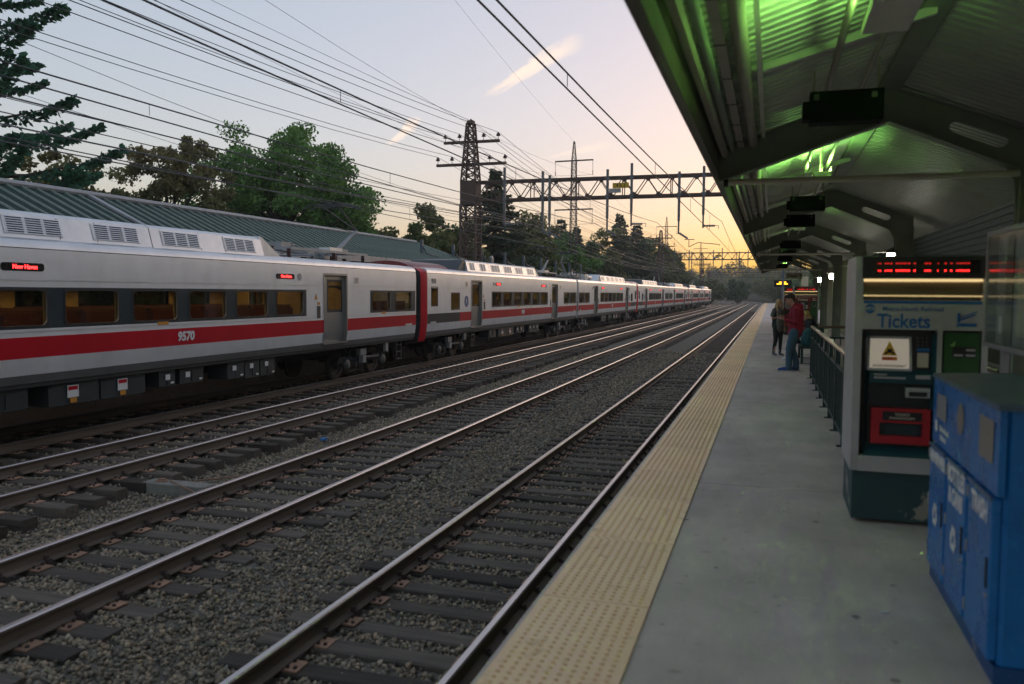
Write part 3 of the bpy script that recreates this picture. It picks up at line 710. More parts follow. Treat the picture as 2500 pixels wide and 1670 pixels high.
    for q,(a,b,c,d,e,f,mm) in enumerate(((.62,1.0,5.3,5.75,2.80,3.12,M_pod),(-.2,.25,6.0,6.5,2.95,3.20,M_galv),(.55,.95,2.4,2.75,2.86,3.10,M_galv),(-.6,-.2,3.6,4.4,3.0,3.14,M_pod),(.3,.7,6.3,6.7,2.8,3.05,M_galv))): MB().box(a,b,c,d,e,f).build('roof_unit', mm, root)
    for q,(p,r_,mm) in enumerate(((((.95,7.3,2.93),(.95,5.9,2.93)),.06,M_pod),(((.55,6.9,3.08),(.35,5.2,3.12)),.035,M_pod),(((.8,4.9,3.1),(.2,3.1,3.16)),.03,M_galv),(((.9,2.1,3.02),(.9,.9,2.95)),.03,M_galv),(((.3,6.6,3.0),(.55,4.6,3.22)),.025,M_ins),(((.75,6.1,2.98),(.75,6.1,3.22)),.05,M_ins),(((.7,1.75,2.8),(.7,1.75,3.18)),.055,M_ins))): MB().tube(p,r_,8).build('roof_conductor', mm, root, smooth=True)
    ft = MB(); ft.box(.75,1.15,.6,2.9,2.84,2.88)
    for q in range(8): ft.box(.78,.82,.7+q*.3,.74+q*.3,2.68,2.86); ft.box(1.08,1.12,.7+q*.3,.74+q*.3,2.68,2.86)
    ft.build('roof_walkway', M_galv, root)
    ds = MB().box(.85,.87,1.05,1.42,3.02,3.26).build('danger_sign', M_white, root); MB().box(.872,.876,1.07,1.40,3.17,3.245).build('danger_header', M_red, ds)
    # underfloor boxes
    boxes = [(9.2,9.75),(10.9,9.75+.0),(10.95,11.75),(11.65,12.45),(12.6,13.1),(13.55,14.75),(14.8,15.95),(16.3,17.0)]
    boxes = [(8.75,9.40,-.44),(9.45,10.05,-.44),(10.1,10.75,-.40),(11.65,12.45,-.34),(12.6,13.1,-.34),(13.52,14.72,-.40),(14.78,15.96,-.40),(16.4,17.3,-.36)]
    for sg in (1,-1):
        for i,(a,b,zb) in enumerate(boxes):
            bx = MB(); x0, x1 = sorted((sg*.85, sg*1.42)); bx.box(x0,x1,a,b,zb,.02)
            for q in (a+.12,b-.15): bx.box(min(sg*1.40,sg*1.44),max(sg*1.40,sg*1.44),q,q+.05,-.02,.05)
            bx.box(min(sg*1.42,sg*1.445),max(sg*1.42,sg*1.445),a+.05,b-.05,-.03,0.0); bx.box(min(sg*1.42,sg*1.435),max(sg*1.42,sg*1.435),(a+b)/2-.008,(a+b)/2+.008,zb+.03,-.05)
            bo = bx.build('equipment_box', M_boxu, root)
            if i in (5,6):
                lb = MB(); c = (a+b)/2-.08; xx = sg*1.437; lb.box(xx-.004,xx+.004,c,c+.26,-.27,-.04); lo = lb.build('danger_notice', M_white, bo)
                MB().box(xx-.007,xx+.007,c+.02,c+.24,-.13,-.06).build('notice_header', M_red, lo); MB().box(xx-.007,xx+.007,c+.05,c+.2,-.37,-.28).build('orange_label', M_orange, bo)
            elif i < 5:
                MB().box(sg*1.437-.004,sg*1.437+.004,b-.32,b-.18,-.2,-.08).box(sg*1.437-.004,sg*1.437+.004,a+.06,a+.16,zb+.05,zb+.09).build('white_label', M_white, bo)
        for q in (0,1):
            MB().lathe([(.11,0),(.12,.02),(.12,.5),(.09,.55)],(sg*1.0,13.3,-.05-q*.22),10,axis='X' ).build('air_reservoir', M_boxu, root) if sg>0 else None
        MB().box(*sorted((sg*1.3,sg*1.42)),17.35,17.42,-.5,.05).build('cable_drop', M_under, root)
    # trucks
    WZ = -1.04
    for yc in (3.2,21.7):
        tk = MB()
        for sg in (1,-1):
            tk.extr([(yc-1.7,-.50),(yc-1.6,-.32),(yc-.7,-.30),(yc-.4,-.42),(yc+.4,-.42),(yc+.7,-.30),(yc+1.6,-.32),(yc+1.7,-.50),(yc+1.2,-.56),(yc+.6,-.52),(yc-.6,-.52),(yc-1.2,-.56)],'X',min(sg*.92,sg*1.12),max(sg*.92,sg*1.12))
        tk.box(-1,1,yc-.25,yc+.25,-.55,-.2); to = tk.build('truck_frame', M_under, root)
        for dy in (-1.25,1.25):
            for sg in (1,-1):
                w_ = MB(); xo = sg*.755; w_.lathe([(.40,-.07),(.46,-.068),(.46,.02),(.43,.035),(.43,.06),(.33,.062),(.30,.03),(.14,.03),(.13,.10),(.10,.12)] if sg > 0 else [(.10,-.12),(.13,-.10),(.14,-.03),(.30,-.03),(.33,-.062),(.43,-.06),(.43,-.035),(.46,-.02),(.46,.068),(.40,.07)],(xo,yc+dy,WZ+.46),24,axis='X')
                w_.build('wheel', M_wheel, to, smooth=True)
                MB().lathe([(.17,0),(.18,.03),(.18,.12),(.13,.16),(.05,.17)] if sg>0 else [(.05,-.17),(.13,-.16),(.18,-.12),(.18,-.03),(.17,0)],(sg*1.10,yc+dy,WZ+.46),14,axis='X').build('axle_box', M_axle, to, smooth=True)
        for sg in (1,-1):
            MB().lathe([(.16,-.02),(.18,0),(.18,.05),(.12,.07),(.12,.16),(.18,.18),(.18,.23),(.10,.25)],(sg*1.02,yc,-.32),14).build('air_spring', M_under, to, smooth=True)
            MB().tube([(sg*1.22,yc-.9,-.42),(sg*1.22,yc+.05,-.40)],.045,8).build('damper', M_axle, to, smooth=True)
            MB().tube([(sg*1.22,yc+.6,-.15),(sg*1.22,yc+.7,-.75),(sg*1.22,yc+1.2,-.80),(sg*1.22,yc+1.5,-.5)],.02,6).build('hose', M_axle, to, smooth=True)
            mo = MB().box(*sorted((sg*1.15,sg*1.32)),yc+.15,yc+.55,-.30,-.10).build('brake_box', M_galv, to); 
            MB().box(*sorted((sg*1.18,sg*1.34)),yc+.2,yc+.42,-.56,-.32).build('brake_actuator', M_galv, to)
            st = MB()
            for zz in (-.62,-.36,-.12): st.tube([(sg*1.4,yc-2.35,zz),(sg*1.4,yc-1.95,zz)],.015,6)
            for yy in (yc-2.35,yc-1.95): st.tube([(sg*1.4,yy,.03),(sg*1.4,yy,-.62)],.015,6)
            st.build('step_ladder', M_axle, root)
            MB().box(*sorted((sg*1.35,sg*1.45)),yc-1.2,yc-1.02,-.28,.10).build('bracket', M_galv, root)
            cb = MB(); rr = random.Random(3)
            for q in range(10):
                y0 = yc-1.6+q*.32; cb.tube([(sg*1.18,y0,.0),(sg*1.2,y0+rr.uniform(-.2,.2),-.2),(sg*1.15,y0+rr.uniform(-.3,.3),-.4)],.016,5)
            cb.build('hanging_cables', M_under, to)
    # interior
    MB().box(-1.46,1.46,.1,CL,.26,.32).build('floor', M_under, root)
    MB().box(-1.4,1.4,.3,CL-.3,2.30,2.36).build('ceiling', M_int, root)
    MB().box(-.35,-.2,.6,CL-1,2.26,2.29).box(.2,.35,.6,CL-1,2.26,2.29).build('ceiling_light', M_intl, root)
    st = MB(); hs = MB()
    for i in range(11):
        y0 = 7.8+i*.9
        for sx in (-1,1):
            x0,x1 = sorted((sx*.35,sx*1.38)); st.box(x0,x1,y0,y0+.12,.7,1.30); st.box(x0,x1,y0+.12,y0+.5,.68,.78)
            hs.box(x0+.08,x1-.08,y0-.01,y0+.13,1.30,1.38)
    for i in range(4):
        y0 = .5+i*.85
        for sx in (-1,1): x0,x1 = sorted((sx*.35,sx*1.38)); st.box(x0,x1,y0,y0+.12,.7,1.42)
    st.build('seats', M_seat, root); hs.build('headrests', mat('headrest_brown',(.16,.06,.03),.7), root)
    for sg in (1,-1):
        ln = MB(); x0, x1 = sorted((sg*1.47, sg*1.50))
        for a, b in ((.1,5.0),(6.6,18.8)):
            ln.box(x0,x1,a,b,.32,1.05).box(x0,x1,a,b,1.80,2.30)
            ed = [a]+[q for w_ in WIN if a < w_[0] < b for q in w_]+[b]
            for i in range(0,len(ed),2): ln.box(x0,x1,ed[i],ed[i+1],1.05,1.80)
        ln.build('wall_lining', M_int, root)
    for sg in (1,-1): MB().box(*sorted((sg*.95,sg*1.45)),.4,CL-.6,1.86,1.92).build('luggage_rack', M_darkg, root)
    pt = MB()
    for y_ in (4.6,7.1,17.9,21.0): pt.box(-1.4,-.5,y_,y_+.05,.3,2.3); pt.box(.5,1.4,y_,y_+.05,.3,2.3)
    pt.build('partition', M_int, root)
    # crest by the cab
    for sg in (1,-1):
        cr_ = MB(); cr_.poly([(sg*1.606,20.88+.25*math.cos(a),1.36+.25*math.sin(a)) for a in [2*math.pi*i/28 for i in range(28)]]); co = cr_.build('round_crest', M_crest, root, fix=False)
        rg = MB(); A = [2*math.pi*i/28 for i in range(28)]; ring(rg,[(20.88+.25*math.cos(a),1.36+.25*math.sin(a)) for a in A],[(20.88+.235*math.cos(a),1.36+.235*math.sin(a)) for a in A],lambda p:(sg*1.609,p[0],p[1])); ring(rg,[(20.88+.165*math.cos(a),1.36+.165*math.sin(a)) for a in A],[(20.88+.155*math.cos(a),1.36+.155*math.sin(a)) for a in A],lambda p:(sg*1.609,p[0],p[1]))
        rg.poly([(sg*1.609,20.88+a,1.36+b) for a,b in ((-.07,.1),(.07,.1),(.07,.0),(.04,-.06),(0,-.11),(-.04,-.06),(-.07,0))]); rg.build('crest_emblem', mat('crest_pale',(.35,.42,.5),.5), co, fix=False)
    return root
M_wheel = mat('wheel_steel', (.055,.048,.042), .55, .4, var=.3)
M_axle = mat('truck_grey', (.085,.085,.082), .55, .3, var=.3, ovar=.3)
led_text = text_mesh('led_text', 'New Haven', .105, M_led, .002, .002)
car0 = make_car()
cars = [(27.75,-1,'9570','silver and red rail car numbered 9570, nearest to the camera'),(53.85,-1,'9510','silver and red rail car with red cab end numbered 9510'),
        (54.35,1,None,'third rail car from the left, coupled behind the car numbered 9510'),(105.45,-1,None,'fourth rail car from the left, its red cab end facing another'),
        (105.95,1,None,'fifth rail car from the left, lit orange by the sunset'),(157.05,-1,None,'sixth rail car from the left, second to last of the train'),(157.55,1,None,'last rail car of the train at far right with white lamp')]
txt_cache = {}
for i,(gy, d, num, lab) in enumerate(cars):
    c = car0 if i == 0 else dup(car0)
    c.location = (-13.95, gy, 0); c.rotation_euler = (0,0, math.pi if d < 0 else 0)
    tag(c, lab, 'rail car', 'cars of the commuter train')
    if num:
        me = text_mesh('car_number', num, .27, M_white, .001, .012, shear=.15 if i == 0 else 0)
        for sg in (1,-1): obj('car_number', me, c, (sg*1.606, 12.45, .735), FACE_PX if sg > 0 else FACE_NX)
        if i == 1:
            me = text_mesh('cab_number', num, .25, M_black, .001, .006, sx=.9)
            for sg in (1,-1): obj('cab_number', me, c, (sg*1.606, 24.45, 2.16), FACE_PX if sg > 0 else FACE_NX)
    if i == 6: MB().lathe([(.09,0),(.09,.03),(.02,.04)],(1.3,CL+.45,2.1),10,axis='Y').build('tail_lamp', M_hl, c)
# ================================================================== PLATFORM CANOPY
EX, EZ, RX, RZ, KX, KZ = -.65, 3.04, 1.15, 3.62, 2.45, 3.05       # underside of frame: eave, apex, knee
def deckz(x): return 3.47+.31*(x-EX) if x <= RX else 3.47+.31*(RX-EX)-.40*(x-RX)
FR_Y = [9.8-17.8, .9, 9.8, 18.7, 27.6, 36.5, 45.4, 54.0]
M_canroof = mat("canopy_roof_green",(.05,.09,.075),.5,.3,var=.12)
M_white2 = mat("gutter_skylit",(.55,.53,.48),.45,.2,var=.1)  # pale tone puts the sky light along the lip into the colour
M_binlip = mat("bin_lip",(.10,.17,.24),.35,.3,var=.2)
M_flapc = mat("flap_pale",(.32,.31,.28),.3,.5,var=.15)
can = thing('platform_canopy', 'green steel gabled canopy over the near platform', 'canopy', (1.2, 20, 0))
def plate(mb, poly, y0, y1): mb.extr(poly, 'Y', y0, y1)
def frame(y):
    # left rafter: deep plate with flanges
    mb = MB(); T_ = .012
    plate(mb, [(EX+.05,EZ),(RX,RZ),(RX,deckz(RX)-.06),(EX-.05,deckz(EX)-.10)], y-T_, y+T_)
    mb.extr([(EX+.05,EZ-.016),(RX,RZ-.016),(RX,RZ),(EX+.05,EZ)], 'Y', y-.09, y+.09)
    mb.extr([(EX-.05,deckz(EX)-.116),(RX,deckz(RX)-.076),(RX,deckz(RX)-.06),(EX-.05,deckz(EX)-.10)], 'Y', y-.09, y+.09)
    mb.build('rafter', M_can, can)
    # right rafter: web with one long slotted hole, flanges
    mb = MB(); A0, A1 = Vector((RX,RZ)), Vector((KX-.05,KZ+.02)); B0, B1 = Vector((RX,deckz(RX)-.06)), Vector((KX+.28,deckz(KX+.28)-.06))
    def lerp(t, v): lo = A0.lerp(A1,t); hi = B0.lerp(B1,t); return lo.lerp(hi,v)
    t0, t1, v0, v1 = .42, .80, .34, .68
    q = lambda *P: plate(mb, [tuple(lerp(*p)) for p in P], y-T_, y+T_)
    q((0,0),(t0,0),(t0,1),(0,1)); q((t1,0),(1,0),(1,1),(t1,1)); q((t0,0),(t1,0),(t1,v0),(t0,v0)); q((t0,v1),(t1,v1),(t1,1),(t0,1))
    for te, dr in ((t0,1),(t1,-1)):
        for k in range(6):
            a, b = math.pi*k/6, math.pi*(k+1)/6
            pts = [(te, v0+(v1-v0)*(1-math.cos(a))/2),(te+dr*.055*math.sin(a), v0+(v1-v0)*(1-math.cos(a))/2),(te+dr*.055*math.sin(b), v0+(v1-v0)*(1-math.cos(b))/2),(te, v0+(v1-v0)*(1-math.cos(b))/2)]
        # rounded slot ends from small corner fills
        for vv, vd in ((v0,1),(v1,-1)):
            c = [(te,vv)]+[(te+dr*.05*(1-math.sin(a)), vv+vd*(v1-v0)/2*(1-math.cos(a))) for a in [math.pi/2*k/5 for k in range(6)]]
            q(*c)
    for lo in (0,1):
        P0, P1 = lerp(0,lo), lerp(1,lo); nrm = Vector((-(P1-P0).y,(P1-P0).x)).normalized()*(.016)
        mb.extr([tuple(P0),tuple(P1),tuple(P1-nrm),tuple(P0-nrm)] if lo == 0 else [tuple(P0),tuple(P1),tuple(P1+nrm),tuple(P0+nrm)], 'Y', y-.09, y+.09)
    mb.build('rafter', M_can, can)
    # column with curved knee
    mb = MB()
    kn = [(KX-.05-.22*(1-math.cos(a)), KZ+.02-.30*(1-math.sin(a))+.12) for a in [math.pi/2*k/6 for k in range(7)]]
    plate(mb, [(KX-.05+.0,KZ-.5),(KX+.28,KZ-.5),(KX+.28,deckz(KX+.28)-.07),(KX-.30,KZ+.13),(KX-.16,KZ+.03),(KX-.08,KZ-.12)], y-T_*1.1, y+T_*1.1)
    mb.box(KX-.05,KX-.035,y-.1,y+.1,0,KZ-.1); mb.box(KX+.27,KX+.285,y-.1,y+.1,0,KZ+.1); mb.box(KX-.05,KX+.27,y-.012,y+.012,0,KZ-.49)
    mb.box(KX-.12,KX+.36,y-.17,y+.17,0,.03); mb.build('column', M_can, can)
for y in FR_Y: frame(y)
# round tie rods between eave and column
for y in (9.8,27.6,45.4):
    MB().tube([(EX+.12,y-.02,3.02),(KX-.04,y-.02,3.02)],.034,12).build('tie_rod', M_rod, can, smooth=True)
    MB().lathe([(.05,-.02),(.05,.03)],(EX+.12,y-.02,3.02),10,axis='X').build('rod_clevis', M_black, can)
# roof deck: ribbed sheets, one per half bay and slope; ribs run down the slope
def deck(x0, x1, y0, y1):
    mb = MB(); n = max(1, round((y1-y0)/.15)); p = (y1-y0)/n
    for i in range(n):
        y = y0+i*p; prof = [(0,0),(.62*p,0),(.70*p,.035),(.92*p,.035),(p,0)]
        for (a,za),(b,zb) in zip(prof[:-1],prof[1:]):
            mb.quad((x0,y+a,deckz(x0)+za),(x1,y+a,deckz(x1)+za),(x1,y+b,deckz(x1)+zb),(x0,y+b,deckz(x0)+zb))
    return mb
for i in range(len(FR_Y)-1):
    a, b = FR_Y[i], FR_Y[i+1]; h = (a+b)/2
    for (u,v) in ((a+.003,h-.003),(h+.003,b-.003)):
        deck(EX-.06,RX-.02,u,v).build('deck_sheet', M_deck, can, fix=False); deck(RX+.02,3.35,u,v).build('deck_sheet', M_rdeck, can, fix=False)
Y0, Y1 = FR_Y[0], FR_Y[-1]+.1
zr = deckz(RX)
MB().extr([(EX-.06,deckz(EX-.06)+.05),(RX,zr+.05),(3.35,deckz(3.35)+.05),(3.35,deckz(3.35)+.10),(RX,zr+.12),(EX-.06,deckz(EX-.06)+.10)],'Y',Y0,Y1).build('roof_covering', M_canroof, can)
MB().extr([(RX-.12,zr-.055),(RX+.12,zr-.063),(RX+.1,zr-.09),(RX-.1,zr-.085)],'Y',Y0,Y1).build('ridge_plate', M_can, can)
# eave: fascia, gutter lip, soffit members running along the platform
def run(poly, name, m, y0=Y0, y1=Y1, **k): return MB().extr(poly,'Y',y0,y1).build(name, m, can, **k)
run([(-.66,3.06),(-.63,3.05),(-.60,3.08),(-.62,3.42),(-.72,3.50),(-.75,3.49),(-.70,3.36)], 'fascia', mat('fascia_brown',(.17,.15,.12),.55,var=.2,scale=2), smooth=True)
run([(-.78,3.40),(-.74,3.34),(-.70,3.33),(-.70,3.35),(-.735,3.36),(-.77,3.41)], 'gutter_lip', M_white2)
for i in range(len(FR_Y)-1):
    a, b = FR_Y[i]+.02, FR_Y[i+1]-.02
    MB().extr([(-.57,3.30),(-.52,3.29),(-.50,3.33),(-.55,3.35)],'Y',a,b).build('soffit_angle', M_pipe, can)
    MB().tube([(-.46,a,3.38),(-.46,b,3.38)],.035,10).build('soffit_pipe', M_can, can, smooth=True)
    tr = MB().box(-.40,-.33,a,b,3.40,3.44).build('cable_tray', M_pipe, can)
    y = a+.3
    while y < b: MB().box(-.405,-.325,y,y+.02,3.396,3.444).build('tray_joint', M_black, tr); y += .9
    MB().tube([(-.24,a,3.45),(-.24,b,3.45)],.052,12).build('drain_pipe', M_pipe, can, smooth=True)
    MB().extr([(-.15,3.50),(-.11,3.50),(-.11,3.56),(-.15,3.56)],'Y',a,b).build('deck_edge_angle', M_deck, can)
# conduits along the ridge
for (x_,z_,r_) in ((.44,3.60,.028),(.74,3.66,.024)):
    MB().tube([(x_,Y0,z_),(x_,Y1,z_)],r_,8).build('conduit', M_pipe, can, smooth=True)
# hanging black message boxes on ribs, with green-tinted uplights between
BOX_Y = [7.1,14.4,17.7,26.0,31.0,36.0,46.0]
bx0 = None
box_lab = ['black hanging message box nearest the camera, large under the canopy','black hanging message box, second nearest under the canopy','black hanging message box, third from the camera with green glow on top','black hanging message box, fourth from the camera under the canopy','black hanging message box, fifth from the camera under the canopy','black hanging message box, sixth from the camera under the canopy','black hanging message box, farthest under the canopy above the track sign']
for i, y in enumerate(BOX_Y):
    MB().extr([(EX+.25,deckz(EX+.25)-.012),(RX,zr-.06),(RX,zr-.13),(EX+.25,deckz(EX+.25)-.075)],'Y',y-.025,y+.025).build('rib', M_deck, can)
    if bx0 is None:
        t = thing('message_box', box_lab[0], 'message box', (.52,y,3.11), 'black boxes hanging from the canopy', local=True); bx0 = t
        b_ = MB().box(-.27,.27,-.10,.10,0,.24).build('housing', M_boxk, t); b_.modifiers.new('b','BEVEL').width = .008
        for sx in (-.22,.20): MB().box(sx-.02,sx+.02,-.106,-.10,.17,.215).build('bracket_plate', M_darkg, t)
        for sx,h in ((-.25,.42),(.25,.50)): MB().tube([(sx*.95,0,.2),(sx*.95,0,h)],.010,6).build('hanger_rod', M_pipe, t)
        MB().box(-.32,-.27,-.07,.07,.03,.17).build('end_box', M_boxk, t)
    else: dup(bx0, None, (.52,y,3.11), label=box_lab[i])
# uplights: trough, right wall raised to screen light, lamp panel on top
LAMP_Y = [5.3,12.5,21.8,30.5,39.5,48.0]
lm_lab = ['yellow-green lamp trough under the canopy nearest the camera','lamp trough under the canopy behind the nearest black message box','third lamp trough along the canopy','fourth lamp trough along the canopy','fifth lamp trough along the canopy','farthest lamp trough along the canopy']
M_lamp = emat('green_fluorescent', (.40,1.0,.22), 32)
l0 = None
for i, y in enumerate(LAMP_Y):
    if l0 is None:
        t = thing('lamp_trough', lm_lab[0], 'lamp', (.62,y,3.36), 'lamp troughs under the canopy ridge', local=True); l0 = t
        mb = MB(); mb.box(-.13,.13,-.30,.30,0,.02).box(-.13,-.115,-.30,.30,.02,.05).box(.115,.13,-.30,.30,.02,.15).box(-.115,.115,-.30,-.285,.02,.085).box(-.115,.115,.285,.30,.02,.085); mb.build('trough', M_deck, t)
        MB().tube([(-.05,-.27,.06),(-.05,.27,.06)],.018,8).tube([(.05,-.27,.06),(.05,.27,.06)],.018,8).build('tube_lamp', M_lamp, t)
        MB().tube([(0,-.25,.02),(0,-.25,.42)],.008,6).tube([(0,.25,.02),(0,.25,.42)],.008,6).build('hanger_rod', M_pipe, t)
        MB().tube([(-.1,-.3,.03),(-.16,-.36,.10),(-.18,-.38,.25),(-.18,-.38,.30)],.010,6).build('cable', M_pipe, t, smooth=True)
    else: dup(l0, None, (.62,y,3.36), label=lm_lab[i])
# column lamps
M_bulb = emat('white_lamp', (1.0,.95,.82), 7)
k0 = None; cl_lab = ['white lamp on canopy column behind the blue ticket machine','bright white box lamp on the canopy column left of the ticket machine','white box lamp on canopy column farther left, above the railing','small white lamp on the farthest canopy column']
for i, y in enumerate((18.7,27.6,36.5,45.4)):
    if k0 is None:
        t = thing('column_lamp', cl_lab[0], 'lamp', (2.33,y,2.40), 'white lamps on the canopy columns', local=True); k0 = t
        MB().lathe([(.075,0),(.08,.02),(.08,.20),(.06,.22)],(0,0,0),12).build('globe', M_bulb, t, smooth=True)
        MB().box(-.09,.09,-.09,.09,.22,.25).box(.0,.08,-.03,.03,.25,.30).build('cap', M_darkg, t); MB().box(-.32,-.09,-.05,.05,.235,.245).build('shade_arm', M_deck, t)
    else: dup(k0, None, (2.33,y,2.40), label=cl_lab[i])

# ================================================================== TICKET MACHINES
M_peel = mat('peeled_paint', (.018,.055,.060), .6, col2=(.26,.25,.20), scale=3.2, spread=.05)
M_peel.node_tree.nodes['Color Ramp'].color_ramp.elements[0].position = .60; M_peel.node_tree.nodes['Color Ramp'].color_ramp.elements[1].position = .63
def led_rows(seed, w, h):
    """rows of small glowing bars like a blurred message strip"""
    rr = random.Random(seed); mb = MB(); x = 0
    while x < w-.05:
        l_ = rr.choice((.006,.010,.014))
        if rr.random() < .82: mb.box(x,x+l_,-.001,.001,0,h*(.8+.2*rr.random()))
        x += l_+.005
        if rr.random() < .12: x += .02
    return mb
def make_tvm(body, accent, panel, base, title, lab, loc, full):
    t = thing('ticket_machine', lab, 'ticket machine', loc, 'ticket machines on the platform', local=True)
    W = .91
    MB().extr([(-.0,.41),(-.02,.55),(-.02,1.76),(0,2.05),(.72,2.05),(.80,1.9),(.80,.41)],'X',0,.055).extr([(0,.41),(-.02,.55),(-.02,1.76),(0,2.05),(.72,2.05),(.80,1.9),(.80,.41)],'X',W-.04,W).build('side_panel', M_tvm, t)
    MB().box(.02,W-.02,.03,.76,.03,.41).build('base', base, t)
    MB().box(.05,W-.03,.08,.78,.41,2.04).build('cabinet', M_tvmd, t)
    # bottom lip, header, divider
    MB().box(.055,W-.04,-.015,.08,.41,.53).build('lower_lip', body, t)
    hd = MB().box(.055,W-.04,-.018,.08,1.50,1.72).build('header_panel', body, t)
    MB().box(.575,.61,-.012,.08,.53,1.50).build('divider', body, t)
    cn = MB(); cn.extr([(-.03,1.885),(-.03,2.045),(.10,2.06),(.10,1.87)],'X',.045,W-.04); cb = cn.build('message_hood', M_tvmd, t)
    MB().box(.12,W-.07,-.034,-.03,1.92,2.02).build('message_screen', M_ledbg, cb)
    l1 = led_rows(3, .66, .015); o = l1.build('led_or_reflection_line', M_led3, cb); o['kind'] = 'stuff'; o.location = (.15,-.036,1.935)
    l2 = led_rows(3, .66, .012); o = l2.build('led_or_reflection_line', M_ledrefl, cb); o['kind'] = 'stuff'; o.location = (.15,-.036,1.99)  # dim upper row drawn as the reflection of the lit row
    MB().box(.055,W-.05,-.012,.09,1.862,1.88).build('lamp_strip', M_strip, t)
    MB().extr([(-.0,1.76),(.07,1.78),(.07,1.86),(.02,1.855)],'X',.06,W-.05).build('reflector', M_refl, t)
    MB().box(.055,W-.05,-.02,.07,1.748,1.760).build('lower_strip', M_strip2, t)
    MB().box(.06,W-.05,-.021,-.018,1.695,1.718).build('blue_line', accent, t)
    # header lettering and emblem
    ti = text_mesh('title', title, .145, accent, .002, .003, sx=.86); obj('title', ti, t, (.34,-.021,1.56), FACE_NY)
    rw = text_mesh('operator_name', 'Metro-North Railroad', .046, accent, .001, .0005); obj('operator_name', rw, t, (.40,-.021,1.655), FACE_NY)
    em = MB(); em.poly([(.105+.036*math.cos(a),-.0205,1.655+.036*math.sin(a)) for a in [2*math.pi*i/20 for i in range(20)]]); eo = em.build('emblem', accent, t, fix=False)
    obj('emblem_letters', text_mesh('emblem_letters','MTA',.034,body,.001,.001), eo, (.105,-.0225,1.655), FACE_NY)
    mk = MB(); mk.box(.70,.83,-.0215,-.0185,1.53,1.555).bar((.71,-.02,1.575),(.82,-.02,1.62),.003,.012,(0,0,1)).box(.70,.72,-.0215,-.0185,1.56,1.63).bar((.72,-.02,1.60),(.83,-.02,1.64),.003,.008,(0,0,1)); mk.build('train_mark', accent, t)
    # recessed left bay
    MB().quad((.085,-.01,.53),(.085,-.01,1.49),(.12,.078,1.46),(.12,.078,.60)).quad((.575,-.01,.53),(.575,-.01,1.49),(.55,.078,1.46),(.55,.078,.60)).quad((.085,-.01,.53),(.575,-.01,.53),(.55,.078,.60),(.12,.078,.60)).build('bay_lining', panel, t, fix=False)
    M_scr = M_screen if full else M_dimscr
    sc = MB().quad((.115,.02,1.20),(.40,.02,1.20),(.395,.06,1.43),(.12,.06,1.43)).build('screen', M_scr, t, fix=False)
    fr = MB(); ring(fr,[(.10,1.185),(.415,1.185),(.41,1.445),(.105,1.445)],[(.118,1.203),(.397,1.203),(.393,1.427),(.122,1.427)],lambda p:(p[0],.02-.004+(p[1]-1.2)*.174,p[1])); fr.build('screen_frame', M_tvm, sc, fix=False)
    tr_ = MB().extr([(.205,1.30),(.31,1.30),(.257,1.41)],'Y',.028,.034).build('warning_triangle', M_warn, sc); MB().box(.205,.31,.018,.03,1.265,1.29).build('warning_bar', M_orange2, sc)
    MB().box(.24,.275,.024,.028,1.32,1.35).box(.225,.24,.024,.028,1.31,1.325).box(.275,.29,.024,.028,1.31,1.325).build('warning_figure', M_black, sc)
    MB().box(.14,.375,.016,.024,1.225,1.229).box(.14,.36,.016,.024,1.215,1.219).build('screen_text', M_darkg, sc)
    kp = MB()
    for a in range(3):
        for b in range(3): kp.box(.445+a*.03,.465+a*.03,.05,.07,1.37+b*.028,1.388+b*.028)
    kp.build('keypad', M_darkg, t)
    MB().box(.455,.53,.045,.07,1.215,1.325).build('card_reader', M_cream, t)
    MB().box(.45,.535,.045,.07,1.335,1.36).build('card_sign', accent, t)
    MB().extr([(.0,1.16),(.078,1.19),(.078,1.10),(.01,1.09)],'X',.12,.56).build('payment_shelf', panel, t)
    MB().box(.15,.37,-.004,.012,1.125,1.14).box(.15,.24,-.002,.012,1.150,1.162).box(.44,.54,-.004,.012,1.13,1.16).build('payment_lettering', M_tvm, t)
    bn = MB(); bn.box(.38,.545,.02,.078,.985,1.06).build('banknote_slot', M_tvm, t); MB().box(.40,.525,.014,.022,.995,1.03).build('slot_opening', M_black, t)
    tray = MB(); O = [(.14,.63),(.55,.63),(.55,.90),(.14,.90)]; I = [(.20,.69),(.50,.69),(.50,.79),(.20,.79)]
    ring(tray,O,I,lambda p:(p[0],-.004,p[1]))
    for i in range(4): j=(i+1)%4; tray.quad((O[i][0],-.004,O[i][1]),(O[j][0],-.004,O[j][1]),(O[j][0],.078,O[j][1]),(O[i][0],.078,O[i][1])); tray.quad((I[i][0],-.004,I[i][1]),(I[j][0],-.004,I[j][1]),(I[j][0],.06,I[j][1]),(I[i][0],.06,I[i][1]))
    to = tray.build('dispenser_tray', M_tray, t, fix=False); MB().box(.195,.505,.055,.062,.685,.795).build('tray_flap', M_tvmb, to)
    MB().box(.22,.49,-.010,-.004,.81,.875).build('tray_sign', M_black, to)
    s1 = text_mesh('tray_lettering','TICKETS',.028,M_cream,.001,.0005); obj('tray_lettering',s1,to,(.355,-.0125,.855),FACE_NY)
    s2 = text_mesh('tray_lettering','CHANGE-RECEIPT',.022,M_cream,.001,.0005); obj('tray_lettering',s2,to,(.355,-.0125,.828),FACE_NY)
    # right bay: green panel
    gp = MB().poly([(a,-.002,b) for a,b in rrect(.625,.86,.95,1.485,.02)]).build('green_panel', M_gpan, t, fix=False)
    MB().box(.68,.83,-.006,-.002,1.30,1.38).build('dark_plate', M_black, gp); MB().box(.69,.75,-.009,-.006,1.31,1.325).box(.77,.83,-.009,-.006,1.31,1.325).box(.77,.83,-.009,-.006,1.35,1.365).build('panel_lettering', M_tvm, gp)
